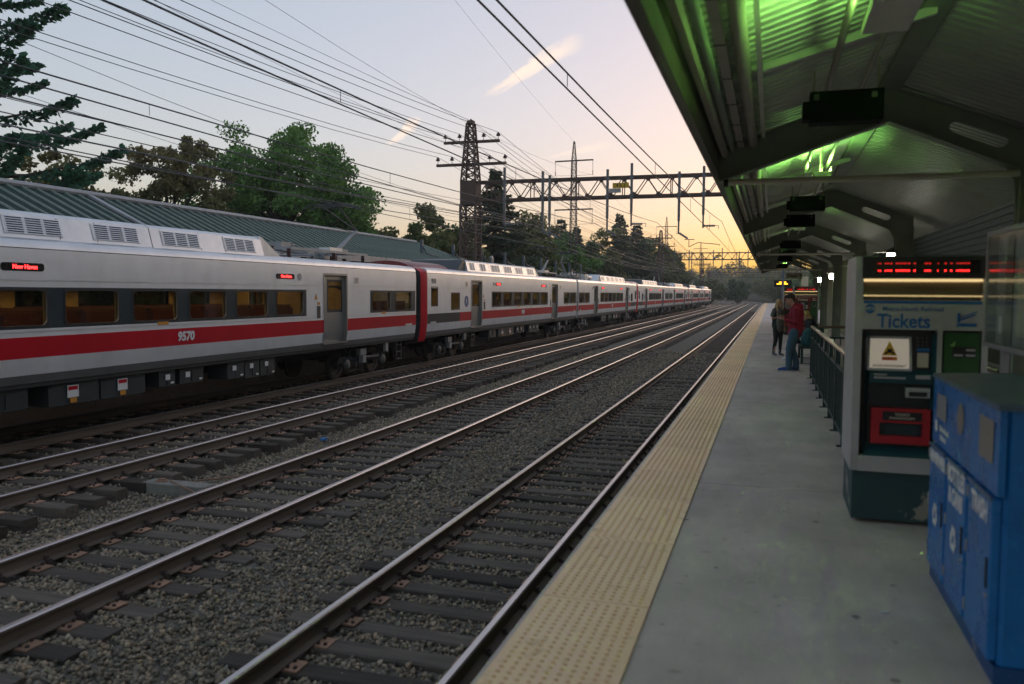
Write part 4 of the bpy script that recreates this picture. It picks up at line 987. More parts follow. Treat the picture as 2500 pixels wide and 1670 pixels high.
    MB().extr([(.66,1.39),(.69,1.38),(.70,1.42)],'Y',-.006,-.002).build('arrow', M_arrow, gp)
    return t
M_ledrefl = emat('red_led_reflection', (1.0,.02,.02), .12); M_led3 = emat('red_led_panel', (1.0,.02,.02), .6)
M_strip = emat('warm_lamp_strip', (1.0,.72,.33), .17); M_strip2 = emat('warm_lamp_strip_dim', (1.0,.72,.33), .09)
M_screen = emat('lit_screen', (.80,.70,.56), .055); M_warn = mat('warning_yellow',(.75,.45,.02),.5); M_orange2 = mat('warning_red_bar',(.65,.12,.03),.5)
M_cream = mat('cream_plastic',(.55,.50,.38),.5); M_tray = mat('tray_red',(.38,.012,.02),.4,var=.15); M_gpan = mat('panel_green',(.012,.085,.016),.4,var=.15); M_arrow = mat('arrow_green',(.25,.5,.12),.5)
M_dimscr = mat('dim_screen',(.25,.26,.26),.3,var=.1)
M_refl = mat('reflector_brown',(.10,.075,.04),.4,var=.2)
M_acc = mat('lettering_blue',(.02,.13,.36),.5,var=.05); M_accw = mat('lettering_white',(.6,.55,.5),.5,var=.05); M_redp = mat('machine_red',(.22,.02,.02),.45,var=.12)
M_tealp = mat('bay_teal',(.016,.07,.085),.45,var=.2)
make_tvm(M_tvm, M_acc, M_tealp, M_peel, 'Tickets', 'grey and teal ticket machine with blue Tickets lettering beside the blue bin', (.61,6.82,0), True)
make_tvm(M_redp, M_accw, M_redp, M_tvmd, 'Tickets', 'red ticket machine farther along the platform behind the man', (.78,33.0,0), False)
make_tvm(M_redp, M_accw, M_redp, M_tvmd, 'Tickets', 'red ticket machine mostly hidden behind the standing man and grey pole', (.47,37.5,0), False)

# ================================================================== RECYCLING BIN
t = thing('recycling_bin', 'scuffed blue metal recycling bin with three white-lettered doors at right', 'recycling bin', (1.19,4.9,0))
X0,X1,YA,YB,H = .985,1.40,4.13,5.70,1.27
M_scuff = mat('bin_blue_scuffed', (.008,.07,.20), .42, col2=(.30,.31,.30), scale=7, spread=.09)
M_scuff.node_tree.nodes['Color Ramp'].color_ramp.elements[0].position = .60; M_scuff.node_tree.nodes['Color Ramp'].color_ramp.elements[1].position = .68
_b = MB().box(X0+.03,X1,YA+.01,YB-.01,.07,H).build('body', M_blue, t); _b.modifiers.new('b','BEVEL').width = .02
MB().box(X0+.012,X1,YA,YB,.0,.085).build('plinth', M_scuff, t)
tp = MB(); tp.extr([(X0-.01,H-.02),(X0-.01,H+.005),(X1+.01,H+.02),(X1+.01,H-.02)],'Y',YA-.01,YB+.01); tp.build('lid', mat('bin_lid',(.07,.12,.17),.45,.15,var=.25,scale=5), t)
MB().box(X0,X0+.03,YA+.005,YB-.005,.86,H-.02).build('upper_panel', M_blue, t)
wd_ = (YB-YA)/3
names = [('TRASH',None),('BOTTLES',"& CANS"),('NEWSPAPER',None)]
arrow = MB()
TRI = [(math.cos(R(90+120*k))*.085, math.sin(R(90+120*k))*.085) for k in range(3)]
for k in range(3):
    a, b = Vector(TRI[k]+(0,)), Vector(TRI[(k+1)%3]+(0,)); d = (b-a).normalized(); nrm = Vector((-d.y,d.x,0)); c = Vector(TRI[(k+2)%3]+(0,)); e = (a-c).normalized()
    p = a.lerp(b,.12); q = a.lerp(b,.60); w_ = .016
    arrow.poly([p+nrm*w_, p-nrm*w_, q-nrm*w_, q+nrm*w_]); arrow.poly([q+nrm*.036, q-nrm*.036, a.lerp(b,.90)])
    arrow.poly([p+nrm*w_, p-nrm*w_, a-e*.045-nrm*.004, a-e*.045+nrm*.026])
arrow_me = arrow.mesh('recycle_arrows', M_white, fix=False)
for i in range(3):
    a, b = YA+.02+wd_*i, YA-.02+wd_*(i+1); 
    dr = MB().box(X0-.012,X0+.03,a+.01,b-.005,.10,.845).build('door', M_blue, t); dr.modifiers.new('b','BEVEL').width = .006
    MB().box(X0-.022,X0-.012,a+.01,b-.005,.835,.85).build('door_lip', M_binlip, dr)
    MB().box(X0-.018,X0-.01,a+.05,a+.075,.42,.56).build('handle', M_black, dr)
    for zz in (.2,.5,.78): MB().tube([(X0-.014,b-.012,zz-.03),(X0-.014,b-.012,zz+.03)],.008,6).build('hinge', M_galv, dr)
    MB().lathe([(.012,0),(.010,-.006)],(X0-.012,a+.062,.385),10,axis='X').build('lock', M_galv, dr)
    nm, n2 = names[i]
    m1 = text_mesh('door_lettering', nm, .13 if len(nm) < 8 else .098, M_white, .001, .005, sx=.80); obj('door_lettering', m1, dr, (X0-.014,(a+b)/2,.755 if nm == 'TRASH' else .775), FACE_NX)
    if n2: m2 = text_mesh('door_lettering', n2, .12, M_white, .001, .005, sx=.80); obj('door_lettering', m2, dr, (X0-.014,(a+b)/2,.66), FACE_NX)
    if i > 0: obj('recycle_symbol', arrow_me, dr, (X0-.0145,(a+b)/2+.02,.44), FACE_NX)
    # openings
    o_ = MB()
    if i == 0: P = rrect((a+b)/2-.17,(a+b)/2+.10,.99,1.19,.01)
    elif i == 1: P = [((a+b)/2+.085*math.cos(q),1.10+.085*math.sin(q)) for q in [2*math.pi*k/20 for k in range(20)]]
    else: P = rrect((a+b)/2-.15,(a+b)/2+.13,1.02,1.17,.01)
    o_.poly([(X0-.004,p[0],p[1]) for p in P]); oo = o_.build('flap', M_flapc if i < 2 else M_galv, t, fix=False)
m1 = text_mesh('operator_lettering','Metro-North',.05,M_white,.001,.001); obj('operator_lettering',m1,t,(X0-.003,5.34,.965),FACE_NX)
m1 = text_mesh('operator_lettering','Railroad',.05,M_white,.001,.001); obj('operator_lettering',m1,t,(X0-.003,5.36,.915),FACE_NX)
MB().poly([(X0-.003,5.575+.04*math.cos(q),.965+.04*math.sin(q)) for q in [2*math.pi*k/18 for k in range(18)]]).build('emblem', M_white, t, fix=False)

# ================================================================== NOTICE CASE
t = thing('notice_case', 'glass-fronted notice case on posts above the blue bin', 'notice case', (1.47,5.2,0))
MB().box(1.45,1.49,3.6,3.66,0,2.2).build('post', M_galv, t); MB().box(1.45,1.49,6.1,6.16,0,2.2).build('post', M_galv, t)
MB().box(1.43,1.52,3.5,6.55,1.405,1.435).box(1.43,1.52,3.5,6.55,2.17,2.20).box(1.43,1.52,6.52,6.55,1.435,2.17).build('case_frame', M_galv, t)
MB().box(1.50,1.51,3.5,6.52,1.435,2.17).build('backing_board', mat('notice_back',(.36,.37,.35),.7,var=.3,scale=4), t)  # board made pale to stand in for sky reflected in the glass
MB().quad((1.438,3.5,1.435),(1.438,6.52,1.435),(1.438,6.52,2.17),(1.438,3.5,2.17)).build('glass_front', glassmat('case_glass',(.9,.95,.93),.06,.12), t, fix=False)
for i,(a,b,c,d) in enumerate(((6.2,6.42,1.50,1.62),(5.4,6.0,1.5,2.0),(4.6,5.2,1.5,2.0))):
    MB().box(1.494,1.499,a,b,c,d).build('notice', M_cream if i else M_white, t)

# ================================================================== RAILINGS
def railing(label, pts, post=1.2, loc=None):
    t = thing('railing', label, 'railing', (pts[0][0],pts[0][1],0))
    for (p, q) in zip(pts[:-1], pts[1:]):
        p, q = Vector((p[0],p[1],0)), Vector((q[0],q[1],0)); n = max(1, round((q-p).length/post)); d = (q-p).normalized()
        for i in range(n+1):
            c = p.lerp(q, i/n); MB().box(c.x-.025,c.x+.025,c.y-.025,c.y+.025,0,1.06).box(c.x-.07,c.x+.07,c.y-.05,c.y+.05,0,.012).build('post', M_rail2, t)
        for z_, hh in ((.12,.04),(.86,.035)): MB().bar(p+Vector((0,0,z_)),q+Vector((0,0,z_)),.03,hh).build('rail_bar', M_rail2, t)
        MB().bar(p+Vector((0,0,1.085)),q+Vector((0,0,1.085)),.075,.045).build('handrail', M_hand, t).modifiers.new('b','BEVEL').width=.012
        m_ = int((q-p).length/.115)
        pk = MB().box(-.009,.009,-.009,.009,.14,.845).mesh('picket', M_rail2)
        for i in range(1, m_):
            c = p.lerp(q, i/m_); obj('picket', pk, t, (c.x,c.y,0))
    return t
railing('dark green picket railing along the platform from ticket machine to bench', [(.83,7.9),(.83,18.4)])
railing('dark railing across the far end of the stair opening', [(1.95,8.2),(1.95,18.4)], 1.7)
railing('short dark railing across the stair head behind the man', [(.93,18.4),(1.85,18.4)])
# bench
t = thing('platform_bench', 'dark slatted platform bench beyond the railing', 'bench', (.98,23.2,0))
for i in range(4): MB().box(.72+i*.125,.83+i*.125,22.0,24.4,.43,.46).build('slat', M_rail2, t)
for i in range(3): MB().box(1.24,1.27,22.0,24.4,.55+i*.13,.65+i*.13).build('back_slat', M_rail2, t)
for y in (22.15,24.25): MB().box(.74,.80,y-.03,y+.03,0,.43).box(1.16,1.27,y-.03,y+.03,0,.95).box(.70,1.24,y-.03,y+.03,.39,.43).box(.68,1.32,y-.05,y+.05,0,.015).build('leg', M_rail2, t)

# signs farther along
t = thing('track_sign', 'pale hanging sign reading Track 3 under the far end of the canopy', 'sign', (1.1,45.1,2.55))
MB().box(.68,1.50,45.05,45.11,2.55,2.84).build('sign_board', mat('sign_cream',(.40,.39,.27),.5,var=.06), t)
MB().tube([(.8,45.08,2.84),(.8,45.08,3.6)],.012,6).build('hanger', M_black, t); MB().tube([(1.4,45.08,2.84),(1.4,45.08,3.6)],.012,6).build('hanger', M_black, t)
obj('sign_lettering', text_mesh('sign_lettering','Track  3',.21,M_black,.001,.004), t, (1.09,45.04,2.695), FACE_NY)
t = thing('white_panel', 'plain white upright panel right of the Track 3 sign', 'panel', (1.68,47,2.1)); MB().box(1.5,1.86,47,47.05,2.15,2.72).build('panel_board', M_white, t); MB().tube([(1.68,47.03,2.7),(1.68,47.03,3.6)],.015,6).build('hanger', M_darkg, t); MB().tube([(1.68,47.03,0),(1.68,47.03,2.15)],.03,6).build('stand', M_darkg, t)
t = thing('departure_display', 'dark departure display with orange glowing lines on a grey pole', 'display', (.72,60,0))
MB().tube([(.72,60,0),(.72,60,4.2)],.09,12).build('pole', mat('pole_bluegrey',(.16,.20,.25),.5,.2), t, smooth=True)
MB().box(.15,1.30,60.1,60.25,2.25,2.72).build('display_case', M_black, t); mb = MB()
for x_,z_,l_ in ((.48,2.56,.15),(.78,2.56,.16),(.33,2.44,.33),(.80,2.44,.24)): mb.box(x_,x_+l_,60.085,60.1,z_,z_+.05)
mb.build('orange_lines', emat('orange_led',(1.0,.38,.02),1.6), t)
# ================================================================== CATENARY GANTRIES
def lattice(mb, base, top, w0, w1, n, leg=.09, br=.045, depth=None):
    """square lattice mast: four corner angles and X bracing; base/top are centre points"""
    base, top = Vector(base), Vector(top)
    def cs(t):
        c = base.lerp(top, t); w_ = (w0+(w1-w0)*t)/2
        return [c+Vector((sx*w_, sy*w_, 0)) for sx, sy in ((-1,-1),(1,-1),(1,1),(-1,1))]
    A, B = cs(0), cs(1)
    for a, b in zip(A, B): mb.bar(a, b, leg, leg, (0,1,0))
    for i in range(n):
        C0, C1 = cs(i/n), cs((i+1)/n)
        for k in range(4):
            a, b = k, (k+1)%4
            mb.bar(C0[a], C1[b], br, br*.5, (0,1,.01)); mb.bar(C0[b], C1[a], br, br*.5, (0,1,.01))
            mb.bar(C1[a], C1[b], br, br, (0,.1,1))
def pin_insulator(x, y, z):
    mb = MB(); mb.tube([(x,y,z),(x,y,z+.28)],.02,6)
    mb.lathe([(.05,z+.20),(.15,z+.22),(.14,z+.25),(.06,z+.27),(.13,z+.30),(.12,z+.33),(.05,z+.35),(.09,z+.38),(.06,z+.42),(.02,z+.44)],(x,y,0),10)
    return mb
ARM1 = [-19.8,-18.85,-17.25,-16.30]; ARM2 = [-20.3,-19.35,-16.85,-15.85]
DROP = [(-15.71,5.8,9.35),(-13.29,5.41,9.03),(-12.86,5.28,8.78),(-9.35,5.39,9.0),(-7.93,5.67,9.3),(-5.19,5.17,8.72),(-3.82,5.49,8.98),(-1.4,5.3,8.9)]
def post_insulator(mb, p, d, n=7, r=.09):
    p, d = Vector(p), Vector(d)
    pts = []; rs = []
    for i in range(n):
        t = i/n; pts += [p+d*t, p+d*(t+.45/n), p+d*(t+.55/n)]; rs += [r*.5, r, r*.55]
    pts.append(p+d); rs.append(r*.5); mb.tube(pts, rs, 8)
def gantry(y, label, full=True, plate_txt=None, xoff=0.):
    t = thing('catenary_gantry', label, 'gantry', (-18.1+xoff, y, -1), 'catenary gantries over the tracks')
    xs = lambda x: x+xoff
    m_ = MB(); lattice(m_, (xs(-18.1),y,-1.4),(xs(-18.1),y,7.2),1.0,.98,11,.13,.075); m_.build('tower_leg', M_rustst, t)
    m_ = MB(); lattice(m_, (xs(-18.1),y,8.6),(xs(-18.1),y,12.2),.95,.42,8,.09,.055); m_.build('tower_spire', M_rustst, t)
    MB().box(xs(-18.62),xs(-17.58),y-.5,y+.5,7.2,8.65).build('gusset_box', M_rustst, t)
    MB().box(xs(-18.3),xs(-17.9),y-.2,y+.2,12.2,12.38).lathe([(.1,12.38),(.04,12.5)],(xs(-18.1),y,0),6).build('finial', M_rustst, t)
    for z_, xa in ((11.0,ARM1),(9.62,ARM2)):
        MB().box(xs(xa[0]-.08),xs(xa[3]+.08),y-.10,y-.02,z_,z_+.16).box(xs(xa[0]-.08),xs(xa[3]+.08),y+.02,y+.10,z_,z_+.16).build('cross_arm', M_rustst, t)
        for x_ in xa: pin_insulator(xs(x_), y, z_+.16).build('pin_insulator', M_ins, t, smooth=True)
    # bridge truss
    XL, XR = xs(-17.58), xs(6.2)
    for dy in (-.38,.38):
        MB().bar((XL,y+dy,8.55),(XR,y+dy,8.55),.11,.13).build('top_chord', M_rustst, t); MB().bar((XL,y+dy,7.42),(XR,y+dy,7.42),.11,.15).build('bottom_chord', M_rustst, t)
        n = 34; p = (XR-XL)/n
        for i in range(n):
            dg = MB()
            a = XL+i*p; z0, z1 = (7.48,8.5) if i%2 == 0 else (8.5,7.48)
            dg.bar((a,y+dy,z0),(a+p,y+dy,z1),.045,.06,(0,1,0))
            if i % 4 == 1: dg.bar((a,y+dy,7.48),(a,y+dy,8.5),.05,.05,(0,1,0))
            if full:
                zc = 7.5 if i%2 == 0 else 8.47
                dg.extr([(a-.16,7.43),(a+.16,7.43),(a+.09,7.64),(a-.09,7.64)] if i%2 == 0 else [(a-.16,8.54),(a+.16,8.54),(a+.09,8.36),(a-.09,8.36)],'Y',y+dy-.065,y+dy-.058)
            dg.build('diagonal', M_rustst, t)
    lc = MB(); n = 20
    for i in range(n): a = XL+(XR-XL)*i/n; b = XL+(XR-XL)*(i+1)/n; s_ = 1 if i%2 else -1; lc.bar((a,y-.38*s_,8.55),(b,y+.38*s_,8.55),.04,.03); lc.bar((a,y-.38*s_,7.42),(b,y+.38*s_,7.42),.04,.03)
    lc.build('lacing', M_rustst, t)
    MB().tube([(xs(-17.6),y,6.1),(xs(-17.35),y,6.6),(xs(-16.9),y,7.05),(xs(-16.2),y,7.38)],.06,6).build('knee_brace', M_rustst, t, smooth=True)
    m_ = MB(); lattice(m_, (xs(6.7),y,-1.4),(xs(6.7),y,9.0),1.0,.9,10,.13,.07); m_.build('tower_leg', M_rustst, t)
    # drop posts with insulators and steady arms
    for k,(x_,z0,z1) in enumerate(DROP):
        x_ = xs(x_)
        dp = MB(); dp.bar((x_,y-.5,z0+.75),(x_,y-.5,z1),.14,.14,(0,1,0)); dp.bar((x_,y-.5,z0),(x_,y-.5,z0+.8),.09,.09,(0,1,0)); dp.box(x_-.14,x_+.14,y-.46,y-.38,8.40,8.62).box(x_-.14,x_+.14,y-.46,y-.38,7.36,7.54)
        d_ = dp.build('drop_post', M_dgal, t)
        i_ = MB()
        if k in (0,4,6): post_insulator(i_, (x_+.05,y-.5,z0+.12),(.62,0,0)); i_.tube([(x_+.67,y-.5,z0+.12),(x_+.85,y-.5,z0+.14),(x_+.86,y-.5,z0-.05)],.018,5)
        else: post_insulator(i_, (x_+.05,y-.5,z0+.05),(.48,0,-.32))
        i_.build('insulator', M_insg, d_, smooth=True)
        if k in (1,2,3,5):
            dx = -1 if k == 1 else 1
            a_ = MB(); xx = x_+dx*.6; a_.tube([(xx-.25,y-.5,z0-.32),(xx+.3,y-.5,z0-.32)],.022,6).tube([(xx,y-.5,z0-.32),(xx,y-.5,z0-.75)],.022,6).tube([(xx,y-.5,z0-.74),(xx+dx*.5,y-.5,z0-.5),(xx+dx*1.7,y-.5,z0-.62),(xx+dx*1.72,y-.5,z0-.7)],.022,6); a_.build('steady_arm', M_darkg, d_, smooth=True)
    if plate_txt:
        pl_ = MB().box(xs(-9.03),xs(-8.08),y-.62,y-.59,7.88,8.18).build('number_plate', mat('plate_yellow',(.52,.33,.02),.6,var=.1), t)
        if plate_txt != '-': obj('plate_digits', text_mesh('plate_digits',plate_txt,.27,M_black,.001,.004), pl_, (xs(-8.555),y-.624,8.03), FACE_NY)
        MB().box(xs(-9.25),xs(-8.55),y-.56,y-.53,7.62,7.87).build('grey_plate', M_galv, t)
    return t
gantry(49, 'nearest rusty lattice gantry with yellow plate 462 across the tracks', True, '4 6 2')
gantry(142, 'second rusty gantry with small yellow plate, beyond the nearest one', True, '-')
gantry(230, 'third rusty gantry, just before the tracks curve', False, '-')
gantry(300, 'farthest gantry, low against the wooded hill', False, '-', xoff=-3.2)

# transmission masts
def mast(x, y, top, label):
    t = thing('power_mast', label, 'mast', (x,y,-1), 'slender lattice power masts')
    m_ = MB(); s_ = top/19.8
    lattice(m_, (x,y,-1.2),(x,y,4.5*s_),1.4,.82,6,.07,.04); lattice(m_, (x,y,4.5*s_),(x,y,17.5*s_),.82,.52,18,.07,.04); lattice(m_, (x,y,17.5*s_),(x,y,top),.52,.14,4,.05,.03); m_.build('lattice_shaft', M_galvd, t)
    for z_ in (17.5*s_, 11.7*s_):
        a_ = MB(); a_.bar((x-2.35,y,z_),(x+2.35,y,z_+.05),.12,.16); a_.build('cross_arm', M_galvd, t)
        for sx in (-2.3,2.3):
            i_ = MB(); i_.tube([(x+sx,y,z_),(x+sx,y,z_-1.7)],.025,5); i_.build('suspension_rod', M_galvd, t)
            i_ = MB(); post_insulator(i_,(x+sx,y,z_-1.2),(0,0,-.5),5,.07); i_.build('insulator', M_ins, t)
        for sx in (-1,1): MB().tube([(x+sx*2.3,y,z_-1.7),(x+sx*.35,y,z_-1.75)],.018,5).build('strut', M_galvd, t)
M_galvd = mat('weathered_mast_steel', (.075,.065,.06), .7, var=.2)
mast(-23,98,19.85,'slender lattice power mast behind the train, right of the rusty tower')
mast(-23,190,19.0,'second slender power mast standing behind the second gantry')
mast(-23,285,19.0,'faint third power mast far away near the curve')

# ================================================================== WIRES
def wire(label, grp, pts, r=.012):
    o = MB().tube(pts, r, 5, caps=False).build('overhead_wire', M_wire, fix=False); tag(o, label, 'wire', grp); return o
def span(p, q, sag, n=14):
    p, q = Vector(p), Vector(q); return [p.lerp(q,i/n)-Vector((0,0,4*sag*(i/n)*(1-i/n))) for i in range(n+1)]
GY = [-44,49,142,230,300]
def gx(x, i): return x+(0 if i < 4 else -3.2)
side = ['outer left','inner left','inner right','outer right']
for arm, z_, nm in ((ARM1,11.6,'upper'),(ARM2,10.22,'lower')):
    for k, x_ in enumerate(arm):
        pts = []
        for i in range(4):
            seg = span((gx(x_,i),GY[i],z_),(gx(x_,i+1),GY[i+1],z_), 1.5+.12*k, 14); pts += seg if not pts else seg[1:]
        wire('power wire on the %s pin of the rusty tower\'s %s arm' % (side[k], nm), 'power wires on the rusty towers', pts, .014)
for k, x_ in enumerate((-18.25,-17.95)):
    pts = []
    for i in range(4):
        seg = span((gx(x_,i),GY[i],12.45-.15*k),(gx(x_,i+1),GY[i+1],12.45-.15*k), 1.2, 14); pts += seg if not pts else seg[1:]
    wire('thin %s wire strung over the tips of the rusty towers' % ('left','right')[k], 'top wires', pts, .008)
tn = {'A':'track beside the platform','B':'second track from the platform','C':'track next to the train','D':"train's own track"}
for key,(xc,zt) in TR.items():
    cz = 4.72 if key != 'D' else 4.64
    off = [0,.18,-.18,.15,0]
    cont, mess, aux = [], [], []
    for i in range(4):
        a = (gx(xc,i)+off[i],GY[i],cz); b = (gx(xc,i+1)+off[i+1],GY[i+1],cz)
        s1 = span(a,b,.03,10); s2 = span((a[0],a[1],cz+1.15),(b[0],b[1],cz+1.15),1.0,16)
        cont += s1 if not cont else s1[1:]; mess += s2 if not mess else s2[1:]
    t = thing('catenary_line','contact and carrier wires with droppers over the %s'%tn[key],'wire',(xc,49,cz),'catenary lines over the tracks')
    MB().tube(cont,.013,5,caps=False).build('contact_wire', M_wire, t, fix=False); MB().tube(mess,.014,5,caps=False).build('carrier_wire', M_wire, t, fix=False)
    drp = MB()
    for i in range(4):
        for k in range(1,10):
            u_ = k/10; x_ = gx(xc,i)+off[i]+(gx(xc,i+1)+off[i+1]-gx(xc,i)-off[i])*u_; y_ = GY[i]+(GY[i+1]-GY[i])*u_; zt_ = cz+1.15-4*1.0*u_*(1-u_)
            drp.tube([(x_,y_,cz),(x_,y_,zt_)],.006,4,caps=False)
    drp.build('droppers', M_wire, t, fix=False)
# lines slung from the power masts
MY = [4,98,190,285]
for k,(dx,z_,nm) in enumerate(((-2.3,15.8,'upper left'),(2.3,15.8,'upper right'),(-2.3,10.0,'lower left'),(2.3,10.0,'lower right'))):
    pts = []
    for i in range(3):
        seg = span((-23+dx,MY[i],z_),(-23+dx,MY[i+1],z_),2.2,14); pts += seg if not pts else seg[1:]
    wire('power wire slung from the %s arm of the slender masts'%nm,'wires on the power masts',pts,.010)
wire('single thin wire from the top of the slender mast across the sky','wires on the power masts',span((-10,-20,17.5),(-23,98,19.8),1.0,16),.007)
# feeders tying into the gantry at tram height beside the train
for k,(x_,z_,sg_) in enumerate(((-15.3,6.2,1.1),(-15.0,5.6,.9),(-12.9,5.9,.8),(-11.6,5.5,1.0),(-15.9,7.0,1.2))):
    pts = []
    for i in range(4):
        seg = span((gx(x_,i),GY[i],z_),(gx(x_,i+1)-.3*(i%2),GY[i+1],z_),sg_,14); pts += seg if not pts else seg[1:]
    wire('feeder wire %s above the train roofs'%('farthest left','second from left','fourth from left','nearest the platform','highest')[k],'feeder wires over the train',pts,.016 if k<3 else .010)
# sagging cross-links near the second gantry
for k,(p,q,sg_) in enumerate((((-13.9,62,5.9),(-17.6,142,7.4),3.2),((-10.3,80,5.4),(-17.6,142,7.2),2.0),((-15.6,49,5.8),(-12.9,142,5.0),2.6))):
    wire('loose sagging wire curving down towards the second gantry, %s'%('longest','shortest','lowest')[k],'sagging wires',span(p,q,sg_,18),.013)

# ================================================================== OPPOSITE CANOPY
t = thing('opposite_canopy', 'long green standing-seam metal roof behind the train', 'canopy', (-19.5,20,0))
M_groof = mat('green_metal_roof', (.018,.045,.038), .7, .0, spec=.2, var=.14, scale=1.5, ovar=.05); M_seam = mat('roof_seam', (.30,.36,.31), .45, .1)
RXo, RZo, EXo, EZo, YE = -19.6, 4.55, -16.9, 3.28, 44.0
def rz(x): return RZo+(EZo-RZo)*abs(x-RXo)/abs(EXo-RXo)
y = -14.0; sh = MB().quad((RXo,0,RZo),(EXo,0,EZo),(EXo,.46,EZo),(RXo,.46,RZo)).mesh('roof_sheet', M_groof, fix=False)
sm_ = MB(); sm_.bar((RXo,0,RZo+.025),(EXo,0,EZo+.025),.03,.055); sm_ = sm_.mesh('roof_seam', M_seam)
while y < YE-.2:
    obj('roof_sheet', sh, t, (0,y,0)); obj('roof_seam', sm_, t, (0,y,0)); y += .48
MB().quad((RXo,-14,RZo),(-22.3,-14,EZo),(-22.3,YE,EZo),(RXo,YE,RZo)).build('rear_slope', M_groof, t, fix=False)
# hipped end
HE = 47.6
MB().poly([(RXo,YE,RZo),(EXo,YE,EZo),(EXo,HE,EZo)]).poly([(RXo,YE,RZo),(EXo,HE,EZo),(-22.3,HE,EZo)]).poly([(RXo,YE,RZo),(-22.3,HE,EZo),(-22.3,YE,EZo)]).build('hip_end', M_groof, t, fix=False)
y = YE; k = 0
while y < HE-.3:
    f_ = (y-YE)/(HE-YE); x_ = RXo+(EXo-RXo)*f_; m_ = MB().bar((x_,y,rz(x_)+.025),(EXo,y,EZo+.025),.03,.055).build('roof_seam', M_seam, t); y += .48
MB().tube([(RXo,-14,RZo+.05),(RXo,YE,RZo+.05)],.10,8).build('ridge_cap', M_galv, t, smooth=True); MB().tube([(RXo,YE,RZo+.03),(EXo,HE,EZo+.03)],.05,6).build('hip_cap', M_seam, t, smooth=True)
MB().bar((RXo,20.0,RZo+.05),(EXo,20.0,EZo+.05),.22,.07).build('expansion_cap', M_galv, t)
MB().box(EXo-.03,EXo+.06,-14,HE,EZo-.25,EZo+.02).build('fascia', M_galv, t)
for y in range(-8,48,9): MB().box(-19.72,-19.48,y-.12,y+.12,-.02,4.2).build('column', M_can, t)
# bracketed posts along the opposite platform
p0 = None
ys_ = [41.2,45.8,50.9,55.7,60.4,65.3,70.1,75.2,80.0]; ordn = ['first','second','third','fourth','fifth','sixth','seventh','eighth','ninth']
M_post = mat('post_bluegrey', (.09,.12,.15), .5, .2, var=.15)
for i, y in enumerate(ys_):
    lb = '%s blue-grey bracketed post from the left, behind the train roof'%ordn[i]
    if p0 is None:
        p0 = thing('bracketed_post', lb, 'post', (-18.0,y,0), 'blue-grey posts on the opposite platform', local=True)
        MB().box(-.07,.07,-.07,.07,-.02,4.55).build('post_shaft', M_post, p0)
        MB().tube([(.05,0,4.2),(.15,.3,3.85),(.3,.9,3.72),(.3,1.1,3.7)],.035,6).tube([(.3,.9,3.72),(.3,1.5,3.72)],.03,6).build('curved_bracket', M_post, p0, smooth=True)
        MB().box(.25,.33,.5,1.5,3.25,3.55).build('hanging_board', M_post, p0)
    else: dup(p0, None, (-18.0,y,0), label=lb)
t = thing('round_lamp','round grey lamp on a post behind the second rail car roof','lamp',(-18,51.6,3.5)); MB().lathe([(.05,0),(.2,.04),(.24,.12),(.24,.18),(.1,.22)],(-17.7,51.6,3.9),16,axis='X').build('lamp_head', M_galv, t, smooth=True); MB().tube([(-18,51.0,-.02),(-18,51.5,4.0),(-17.7,51.6,4.0)],.03,6).build('lamp_arm', M_post, t)

# ================================================================== STATION BUILDING AND RIGHT SIDE
t = thing('station_building', 'yellowish boarded station building behind the canopy columns', 'building', (6,40,0))
M_clap = mat('yellow_clapboard', (.055,.055,.030), .75, var=.2, scale=2, ovar=.15, spec=.2); M_brick = mat('cream_block', (.32,.29,.20), .8, var=.12, ovar=.12)
def boards(y0, y1, x, z0, z1, face='X'):
    b_ = MB(); h = .19; z = z0
    while z < z1-.01:
        (MB().extr([(x,z),(x-.022,z),(x-.004,z+h),(x,z+h)],'Y',y0,y1) if face == 'X' else MB().extr([(x,z),(x-.022,z),(x-.004,z+h),(x,z+h)],'X',y0,y1)).build('clapboard', M_clap, t); z += h
boards(2.0, 38.0, 5.6, 0, 6.2)
MB().box(5.6,10,2,38,-1.4,6.3).build('wall_core', M_brick, t)
boards(3.05, 10, 38.0, 1.5, 5.2, 'Y')
MB().box(3.05,10,38.01,56,-1.4,5.3).build('wall_core', M_brick, t)
for r_ in range(9):
    for c in range(4):
        x0 = 3.05+c*.42+(r_%2)*.21; MB().box(x0+.004,min(x0+.412,4.9),37.985,38.01,r_*.165,r_*.165+.157).build('block', M_brick, t)
for i in range(4):
    y = 15+i*6; wn = MB().box(5.57,5.60,y,y+1.3,1.0,2.6).build('window', M_ledbg, t); MB().box(5.55,5.575,y-.08,y,.92,2.68).box(5.55,5.575,y+1.3,y+1.38,.92,2.68).box(5.55,5.575,y,y+1.3,2.6,2.68).box(5.54,5.575,y,y+1.3,.92,1.0).build('window_frame', M_can, wn)
MB().extr([(5.1,6.3),(10.6,6.3),(10.6,6.45),(7.8,7.8),(5.1,6.42)],'Y',1.5,38).build('roof', M_under, t); MB().extr([(2.8,5.3),(10.6,5.3),(10.6,5.45),(6.7,6.9),(2.8,5.43)],'Y',38.1,57).build('roof', M_under, t)
dr = MB().box(3.62,4.5,37.95,37.985,.0,2.1).build('door', mat('door_rust',(.22,.06,.03),.5), t)
t = thing('barn_lamp','dark bell-shaped lamp hanging on a bracket behind the ticket machine','lamp',(5.3,17.6,2.9))
MB().tube([(5.57,17.6,3.1),(5.2,17.6,3.1),(5.1,17.6,3.0)],.025,6).build('bracket', M_black, t, smooth=True); MB().lathe([(.04,3.0),(.08,2.95),(.12,2.85),(.22,2.74),(.22,2.72)],(5.1,17.6,0),14).build('shade', M_black, t, smooth=True); MB().lathe([(.05,2.72),(.06,2.66),(.02,2.61)],(5.1,17.6,0),10).build('bulb', emat('warm_bulb',(1.0,.8,.35),3), t, smooth=True)
